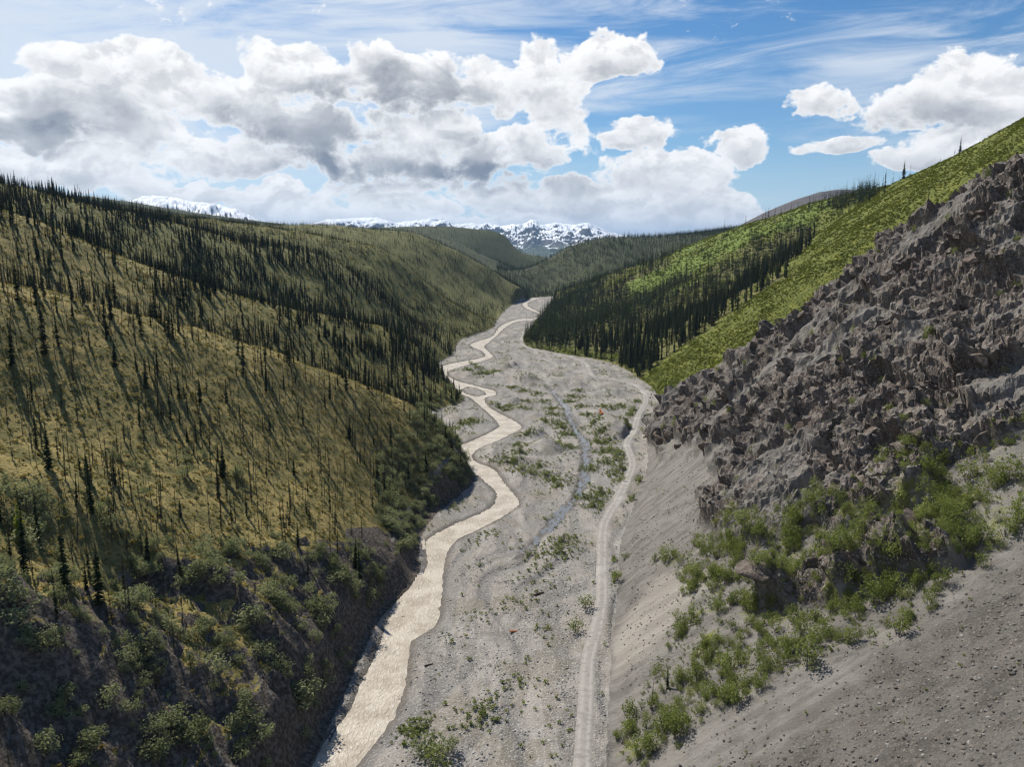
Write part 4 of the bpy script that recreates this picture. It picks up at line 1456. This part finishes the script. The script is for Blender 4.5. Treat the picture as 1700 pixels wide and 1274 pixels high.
# --- aspens and willows on the right scree
da = greenn * .27 * np.clip(.55 + 2.4 * fbm(GX / 12, GY / 12 + Z / 9, 3), .10, 2) * (1 - .45 * rock) + rock * .010 * np.clip(fbm(GX / 18 + 7, GY / 18, 3) * 3, 0, 1)
da = da + zr * (sdF < 15) * (GY > 470) * (GY < 1100) * .055 * np.clip(.7 + 1.6 * fbm(GX / 12 + 60, GY / 12, 3), 0, 2)
P9 = keep_near_view(sample(da))
h9 = np.clip(RNG.lognormal(math.log(2.2), .42, len(P9)), .6, 5.5)
sel = biggest(P9, h9, 300)
m9 = np.ones(len(P9), bool)
m9[sel] = False
for i in sel:
    x, y, z = P9[i]
    u, v, d = project(x, y, z)
    zone = nearest_mark(u, v, [(1050, 1210, 'at the lowest tip of the green strip'), (1120, 1150, 'near the lone spruces by the road'), (1130, 930, 'at the upper left corner of the green strip'), (1210, 900, 'below the left foot of the crags'), (1230, 1000, 'beside the pale scree fan'),
                               (1250, 1100, 'on the lower edge of the green strip'), (1340, 1050, 'below the low rock outcrop'), (1330, 900, 'above the low rock outcrop'), (1420, 850, 'right under the crags'), (1480, 1000, 'at the right end of the low rock outcrop'), (1560, 800, 'in the notch under the right crags'),
                               (1600, 920, 'on the upper right part of the green strip'), (1670, 780, 'at the right edge of the picture'), (1450, 620, 'up among the crags'), (1250, 700, 'up among the left crags')]) + size_word(h9[i], 2.8, 3.8, (', small', ', mid-sized', ', large'))
    plant('young_aspen', ASPEN[i % 4], (x, y, z - .15), h9[i], RNG.random() * 6, RNG.uniform(.7, 1.15), 'young light green aspen ' + zone, 'bush', 'aspens ' + zone, ('leaves', 'stems'))
s9 = h9[m9]
instances('aspen_thicket', P9[m9] - np.array([0, 0, .15]), [a[2] for a in ASPEN], s9, label='light green aspen thicket on the right scree slope', cat='thicket')
# small plants on open scree and mossy tufts
dq = R1 * (.010 * (1 - rock) * (1 - greenn) + .55 * greenn * np.clip(.7 + 1.2 * clump2, .1, 2)) * sstep(2, 8, sdF) * (GY < 470) + rock * .03 * np.clip(clump2 * 3, 0, 1)
P10 = keep_near_view(sample(dq))
s10 = RNG.uniform(.3, .95, len(P10))
instances('scree_plants', P10 - np.array([0, 0, .05]), TUFT, s10, label='small green plants dotted over the right scree', cat='plants')

# --- shrubs covering the green hill
dg = hill_green * zr * (GY > 330) * (.60 * (GY < 620) + .20 * ((GY >= 620) & (GY < 900)) + .07 * (GY >= 900)) * np.clip(.75 + .9 * fbm(GX / 13, GY / 13, 3) + 1.1 * fbm(GX / 48 + 5, GY / 48, 3), .06, 2) + forest * .02 + lime * .03 * (GY > 1500)
P11 = keep_near_view(sample(dg, 110000))
s11 = RNG.uniform(.7, 1.9, len(P11)) * (1 + .5 * np.clip(fbm(P11[:, 0] / 40, P11[:, 1] / 40 + 7, 3), -.6, .9)) * np.where(P11[:, 1] > 620, 1.4, 1.0) * np.where(P11[:, 1] > 900, 1.5, 1.0)
instances('hillside_shrubs', P11 - np.array([0, 0, .2]), HILLS, np.stack([s11 * 1.3, s11 * 1.3, s11 * .62], -1), label='bright green shrubs covering the right hillside', cat='shrubs')

# the one bright yellow-green tree at the left edge
c, t = spruce_arrays(900, 22, 7, .20, .7, .05, .05, .25)
p = hit(37, 905)
plant('larch_tree', (tri_mesh('larch_crown', [(*c, M_YELLOW)]), tri_mesh('larch_trunk', [(*t, M_BARK)])), p, 8.5, 0, 1.0, 'bright yellow-green young tree at the left edge above the dark bank', 'tree')

# ------------------------------------------------------------------ stones
def stone_material(name, a, b, c2):
    m, n = material(name)
    r = n.objrand()
    c = n.mix(r, a, b)
    c = n.mix(n.sm(n.m('FRACT', n.m('MULTIPLY', r, 9.7)), .82, .9), c, c2)
    n.out(principled(n, n.mix(n.sm(n.noise(n.pos(), 3, 3, .6), .4, .65, 0, .4), c, (.08, .075, .07)), .9, None, .15))
    return m


def rock_arrays(seed, cuts=9, sub=2, squash=(1, .8, .6)):
    """a block knocked into facets by random planes"""
    r = random.Random(seed)
    bm = bmesh.new()
    bmesh.ops.create_icosphere(bm, subdivisions=sub, radius=1)
    planes = []
    for _ in range(cuts):
        d = Vector((r.gauss(0, 1), r.gauss(0, 1), r.gauss(0, 1))).normalized()
        planes.append((d, r.uniform(.42, .8)))
    for v in bm.verts:
        for d, k in planes:
            q = v.co.dot(d) - k
            if q > 0:
                v.co -= d * q * .94
        v.co = Vector((v.co.x * squash[0], v.co.y * squash[1], v.co.z * squash[2])) * r.uniform(.95, 1.05)
    bm.verts.index_update()
    v = [tuple(q.co) for q in bm.verts]
    f = [tuple(q.index for q in fc.verts) for fc in bm.faces]
    bm.free()
    return v, f


M_STONE = stone_material('river_stone', (.16, .15, .14), (.34, .32, .295), (.46, .44, .41))
M_SHALE = stone_material('shale_stone', (.085, .070, .060), (.21, .185, .16), (.29, .27, .24))
M_CRAG, _n = material('crag_rock')
_P = _n.pos()
_mid = _n.noise(_P, .35, 5, .65)
_c = _n.mix(_n.sm(_mid, .36, .64), (.092, .073, .059), (.225, .190, .157))
_c = _n.mix(_n.m('MULTIPLY', _n.sm(_n.noise(_P, .09, 2), .52, .64), .45), _c, (.15, .105, .085))
_n.out(principled(_n, _c, .92, _n.bump(_n.noise(_P, 1.6, 5, .7), .9, .5), .15))
STONES = [proto('stone_shape', tri_mesh('stone_shape', [(*rock_arrays(500 + k, 8, 1, (1, .8, .55)), M_STONE)])) for k in range(4)]
SHALES = [proto('shale_shape', tri_mesh('shale_shape', [(*rock_arrays(520 + k, 8, 1, (1, .75, .45)), M_SHALE)])) for k in range(4)]


def stones(name, dens, protos, lo, hi, label, cap):
    p = keep_near_view(sample(dens, cap), .05)
    p = p[in_frame(p, 0, 80)]
    s = lo + (hi - lo) * RNG.random(len(p)) ** 3.2
    rt = RNG.random((len(p), 3)) * 6.28
    rt[:, :2] = RNG.normal(0, .35, (len(p), 2))
    instances(name, p, protos, s, rt, label=label, cat='stones')


lag = np.clip(.45 + 1.8 * fbm(GX / 9 + 21, GY / 16, 4), .04, 2)
stones('gravel_stones', (sdF < 0) * (sdR > .2) * (sdRd > 2.1) * lag * (2.2 * (GY < 240) + .8 * ((GY >= 240) & (GY < 380)) + .25 * ((GY >= 380) & (GY < 560))), STONES, .10, .55,
       'pale river stones strewn over the gravel flats', 60000)
stones('creek_stones', (sdC < 1.2) * (GY < 560) * 1.6, STONES, .15, .5, 'grey stones lying in the shallow creek', 6000)
stones('scree_stones', R1 * (1 - .6 * greenn) * sstep(2, 6, sdF) * (1.1 * (GY < 260) + .35 * ((GY >= 260) & (GY < 420))) * np.clip(.5 + dkscree * 1.5 + 1.2 * clump2, .1, 3), SHALES, .10, .62,
       'broken brown shale littering the right scree slope', 70000)

# --- crags: separate blocks of outcrop standing out of the rock face
CRAGS = [tri_mesh('crag_block', [(*rock_arrays(540 + k, 13, 3, (1, .85, .8)), M_CRAG)]) for k in range(7)]
dc = rock * craggy * .013 * (GY < 440)
PC = keep_near_view(sample(dc), .03)
sc_ = 1.0 + 3.2 * RNG.random(len(PC)) ** 2.0
PC = PC[np.argsort(-sc_)]
sc_ = np.sort(sc_)[::-1]
ok = np.nonzero(in_frame(PC, 0, -10) & visible(PC[:, 0], PC[:, 1], PC[:, 2] + sc_ * .8))[0][:170]
for j, i in enumerate(ok):
    x, y, z = PC[i]
    u, v, d = project(x, y, z)
    size = 'big' if sc_[i] > 2.6 else ('middle-sized' if sc_[i] > 1.6 else 'small')
    zone = nearest_mark(u, v, [(1100, 690, 'at the lowest left end of the crags'), (1180, 640, 'on the lower crest of the crags'), (1300, 560, 'on the middle crest of the crags'), (1420, 470, 'on the upper crest of the crags'), (1560, 360, 'high on the crest of the crags'), (1680, 300, 'on the crag top by the right edge'),
                               (1200, 740, 'above the grey scree fan'), (1230, 820, 'at the left foot of the crags'), (1320, 680, 'in the left middle of the crags'), (1330, 800, 'above the aspens in the middle'), (1430, 600, 'in the middle of the crags'), (1450, 730, 'in the lower middle of the crags'), (1550, 500, 'in the upper right of the crags'),
                               (1580, 620, 'in the right middle of the crags'), (1560, 730, 'low on the right of the crags'), (1670, 450, 'beside the right edge, high up'), (1670, 600, 'beside the right edge, halfway up'), (1450, 940, 'in the low outcrop within the green strip')])
    o = add('rock_outcrop', CRAGS[j % 7], label=size + ' jagged grey-brown rock ' + zone, cat='rock', group=size + ' rocks ' + zone)
    o.location = (x, y, z - sc_[i] * .42)
    o.rotation_euler = (RNG.normal(0, .4), RNG.normal(-.5, .4), RNG.random() * 6.28)
    o.scale = (sc_[i] * RNG.uniform(.8, 1.4), sc_[i] * RNG.uniform(.7, 1.1), sc_[i] * RNG.uniform(.6, 1.0))

# ------------------------------------------------------------------ driftwood
def wood_mat(name, a, b):
    m, n = material(name)
    P = n.vm('MULTIPLY', n.node('ShaderNodeTexCoord').outputs['Object'], (.6, 6, 6))
    n.out(principled(n, n.mix(n.noise(P, 2, 4, .6), a, b), .85, n.bump(n.noise(P, 3, 3), .5, .05), .2))
    return m


M_LOG = wood_mat('brown_driftwood', (.055, .034, .024), (.13, .085, .06))
M_REDLOG = wood_mat('red_brown_wood', (.22, .085, .04), (.34, .15, .075))
M_PALELOG = wood_mat('pale_driftwood', (.20, .17, .14), (.36, .32, .27))


def log(foot, length, rad, ang, mat, label, stub=True, slab=False):
    p = hit(*foot)
    e = add('driftwood_log', None, label=label, cat='log')
    e.location = (p[0], p[1], p[2] + rad * .55)
    e.rotation_euler = (0, R(3), R(ang))
    r = random.Random(int(foot[0]))
    n_, segs = 9, 7
    v, f = [], []
    for s in range(segs + 1):
        t = s / segs
        rr = rad * (1.1 - .38 * t) * (1 + r.uniform(-.08, .08))
        oy, oz = math.sin(t * 2.4) * length * .03, r.uniform(-.02, .02)
        for k in range(n_):
            a = 6.283 * k / n_
            v.append(((t - .5) * length, oy + math.cos(a) * rr * (1.5 if slab else 1), oz + math.sin(a) * rr * (.55 if slab else 1)))
    for s in range(segs):
        for k in range(n_):
            a, b = s * n_ + k, s * n_ + (k + 1) % n_
            f += [(a, a + n_, b + n_), (a, b + n_, b)]
    for base, flip in ((0, False), (segs * n_, True)):
        c = len(v)
        v.append(tuple(sum(v[base + k][q] for k in range(n_)) / n_ for q in range(3)))
        for k in range(n_):
            tri = (c, base + k, base + (k + 1) % n_)
            f.append(tri if not flip else tri[::-1])
    add('trunk', tri_mesh('log_trunk', [(v, f, mat)]), e)
    if stub:
        for q in range(3):
            sv, sf = cone_arrays(rad * .22, rad * .06, 0, rad * r.uniform(1.8, 3.4), 5, r, .1)
            o = add('branch_stub', tri_mesh('log_stub', [(sv, sf, mat)]), e)
            o.location = (length * r.uniform(-.3, .35), 0, rad * .5)
            o.rotation_euler = (r.uniform(-1.2, 1.2), r.uniform(-.6, .6), 0)


log((895, 988), 3.6, .34, 40, M_LOG, 'dark brown driftwood log lying slantwise on the mid gravel flat')
log((853, 1050), 2.3, .30, 8, M_REDLOG, 'reddish brown slab of wood on the gravel below the dark log', False, True)
log((712, 1106), 2.3, .20, 32, M_LOG, 'dark log on the gravel just right of the river')
log((743, 1174), 1.8, .13, 2, M_LOG, 'short thin dark log near the gravel bushes', False)
log((941, 1112), 1.0, .16, 30, M_PALELOG, 'short pale log between gravel flat and road', False)
log((842, 966), 2.8, .09, 35, M_PALELOG, 'long thin pale branch on the gravel flat by the river', False)
log((1060, 742), 2.2, .16, -20, M_PALELOG, 'pale log beside the road bend', False)
log((822, 757), 3.0, .16, -25, M_PALELOG, 'pale log at the edge of the stony mound by the river', False)


# ------------------------------------------------------------------ excavator on the heap by the road
def paint(name, col, rough=.5):
    m, n = material(name)
    n.out(principled(n, n.mix(n.sm(n.noise(n.pos(), 2.5, 4, .6), .45, .7, 0, .6), col, tuple(c * .55 + .03 for c in col)), rough, None, .4))
    return m


M_ORANGE = paint('orange_paint', (.62, .20, .03))
M_TRACK = paint('black_track', (.022, .020, .018), .8)
M_GLASS, _g = material('cab_glass')
_g.out(principled(_g, (.03, .04, .05), .08, None, .6))
M_STEEL = paint('dark_steel', (.08, .075, .07), .5)


def box_mesh(name, mat, boxes, bevel=.04):
    bm = bmesh.new()
    for c, s, rx in boxes:
        g = bmesh.ops.create_cube(bm, size=1)
        bmesh.ops.scale(bm, vec=s, verts=g['verts'])
        bmesh.ops.rotate(bm, cent=(0, 0, 0), matrix=Matrix.Rotation(rx, 3, 'X'), verts=g['verts'])
        bmesh.ops.translate(bm, vec=c, verts=g['verts'])
    bmesh.ops.bevel(bm, geom=bm.edges[:], offset=bevel, segments=1, affect='EDGES')
    me = bpy.data.meshes.new(name)
    bm.to_mesh(me)
    bm.free()
    me.materials.append(mat)
    return me


def prism(name, mat, prof, x0, x1):
    """outline in y,z swept along x"""
    k = len(prof)
    bm = bmesh.new()
    a = [bm.verts.new((x0, p[0], p[1])) for p in prof]
    b = [bm.verts.new((x1, p[0], p[1])) for p in prof]
    bm.faces.new(a[::-1])
    bm.faces.new(b)
    for i in range(k):
        bm.faces.new((a[i], a[(i + 1) % k], b[(i + 1) % k], b[i]))
    bmesh.ops.recalc_face_normals(bm, faces=bm.faces[:])
    me = bpy.data.meshes.new(name)
    bm.to_mesh(me)
    bm.free()
    me.materials.append(mat)
    return me


def excavator():
    p = hit(998, 689)
    e = add('excavator', None, label='small orange excavator with black tracks on the gravel heap beside the road', cat='excavator')
    e.location = (p[0], p[1], p[2] - .1)
    e.rotation_euler = (0, 0, R(12))
    e.scale = (.9, .9, .9)
    tr = [(-1.5, .35), (-1.25, .72), (1.25, .72), (1.5, .35), (1.2, 0), (-1.2, 0)]
    for s in (-1, 1):
        add('track', prism('track', M_TRACK, tr, s * .95 - .25, s * .95 + .25), e)
        for q in (-.9, 0, .9):
            w = add('roller', box_mesh('roller', M_STEEL, [((s * 1.22, q, .34), (.06, .4, .4), R(45))], .08), e)
    add('turntable', box_mesh('turntable', M_STEEL, [((0, 0, .80), (1.3, 1.5, .22), 0)]), e)
    add('body', prism('body', M_ORANGE, [(-1.75, .95), (-1.75, 1.75), (-1.45, 1.95), (.2, 1.95), (.75, 1.45), (1.0, 1.4), (1.0, .95)], -1.05, 1.05), e)
    add('counterweight', prism('counterweight', M_ORANGE, [(-2.05, 1.0), (-2.1, 1.6), (-1.76, 1.8), (-1.76, .95)], -.98, .98), e)
    cab = add('cab', prism('cab', M_ORANGE, [(-.35, 1.95), (-.35, 3.0), (-.2, 3.12), (.65, 3.12), (.95, 2.2), (1.0, 1.41), (.76, 1.44), (.2, 1.96)], -1.02, -.12), e)
    add('window', box_mesh('window', M_GLASS, [((-1.035, .2, 2.5), (.02, .75, .75), 0)], .005), cab)
    add('windscreen', box_mesh('windscreen', M_GLASS, [((-.57, .835, 2.65), (.72, .02, .75), R(18))], .005), cab)
    bo = [(.6, 1.6), (.9, 1.95), (2.2, 3.6), (2.7, 3.75), (4.0, 3.0), (3.9, 2.75), (2.7, 3.3), (2.4, 3.2), (1.1, 1.6)]
    add('boom', prism('boom', M_ORANGE, bo, .08, .42), e)
    add('stick', prism('stick', M_ORANGE, [(3.7, 3.1), (4.1, 3.2), (4.35, 2.6), (4.0, 1.1), (3.8, 1.15)], .12, .38), e)
    add('bucket', prism('bucket', M_STEEL, [(3.75, 1.2), (4.1, 1.1), (4.1, .6), (3.6, .3), (3.1, .5), (3.3, .65), (3.7, .65)], -.15, .65), e)
    add('piston', box_mesh('piston', M_STEEL, [((.25, 1.75, 2.2), (.12, .12, 1.9), R(-40))], .02), e)
    add('exhaust', box_mesh('exhaust', M_STEEL, [((.5, -1.1, 2.15), (.1, .1, .5), 0)], .02), e)


excavator()

# ------------------------------------------------------------------ air
bm = bmesh.new()
g = bmesh.ops.create_cube(bm, size=1)
bmesh.ops.scale(bm, vec=(90000, 66000, 1400), verts=g['verts'])
bmesh.ops.translate(bm, vec=(0, 29000, 500), verts=g['verts'])
hz = bpy.data.meshes.new('haze')
bm.to_mesh(hz)
bm.free()
M_AIR, _a = material('air')
_v = _a.node('ShaderNodeVolumePrincipled')
_v.inputs['Color'].default_value = (.48, .70, 1.0, 1)
_v.inputs['Density'].default_value = HAZE
_v.inputs['Anisotropy'].default_value = .2
_a.out(_v.outputs[0], sock='Volume')
hz.materials.append(M_AIR)
add('haze', hz, kind='stuff', label='thin blue haze in the air over the far mountains', cat='haze')
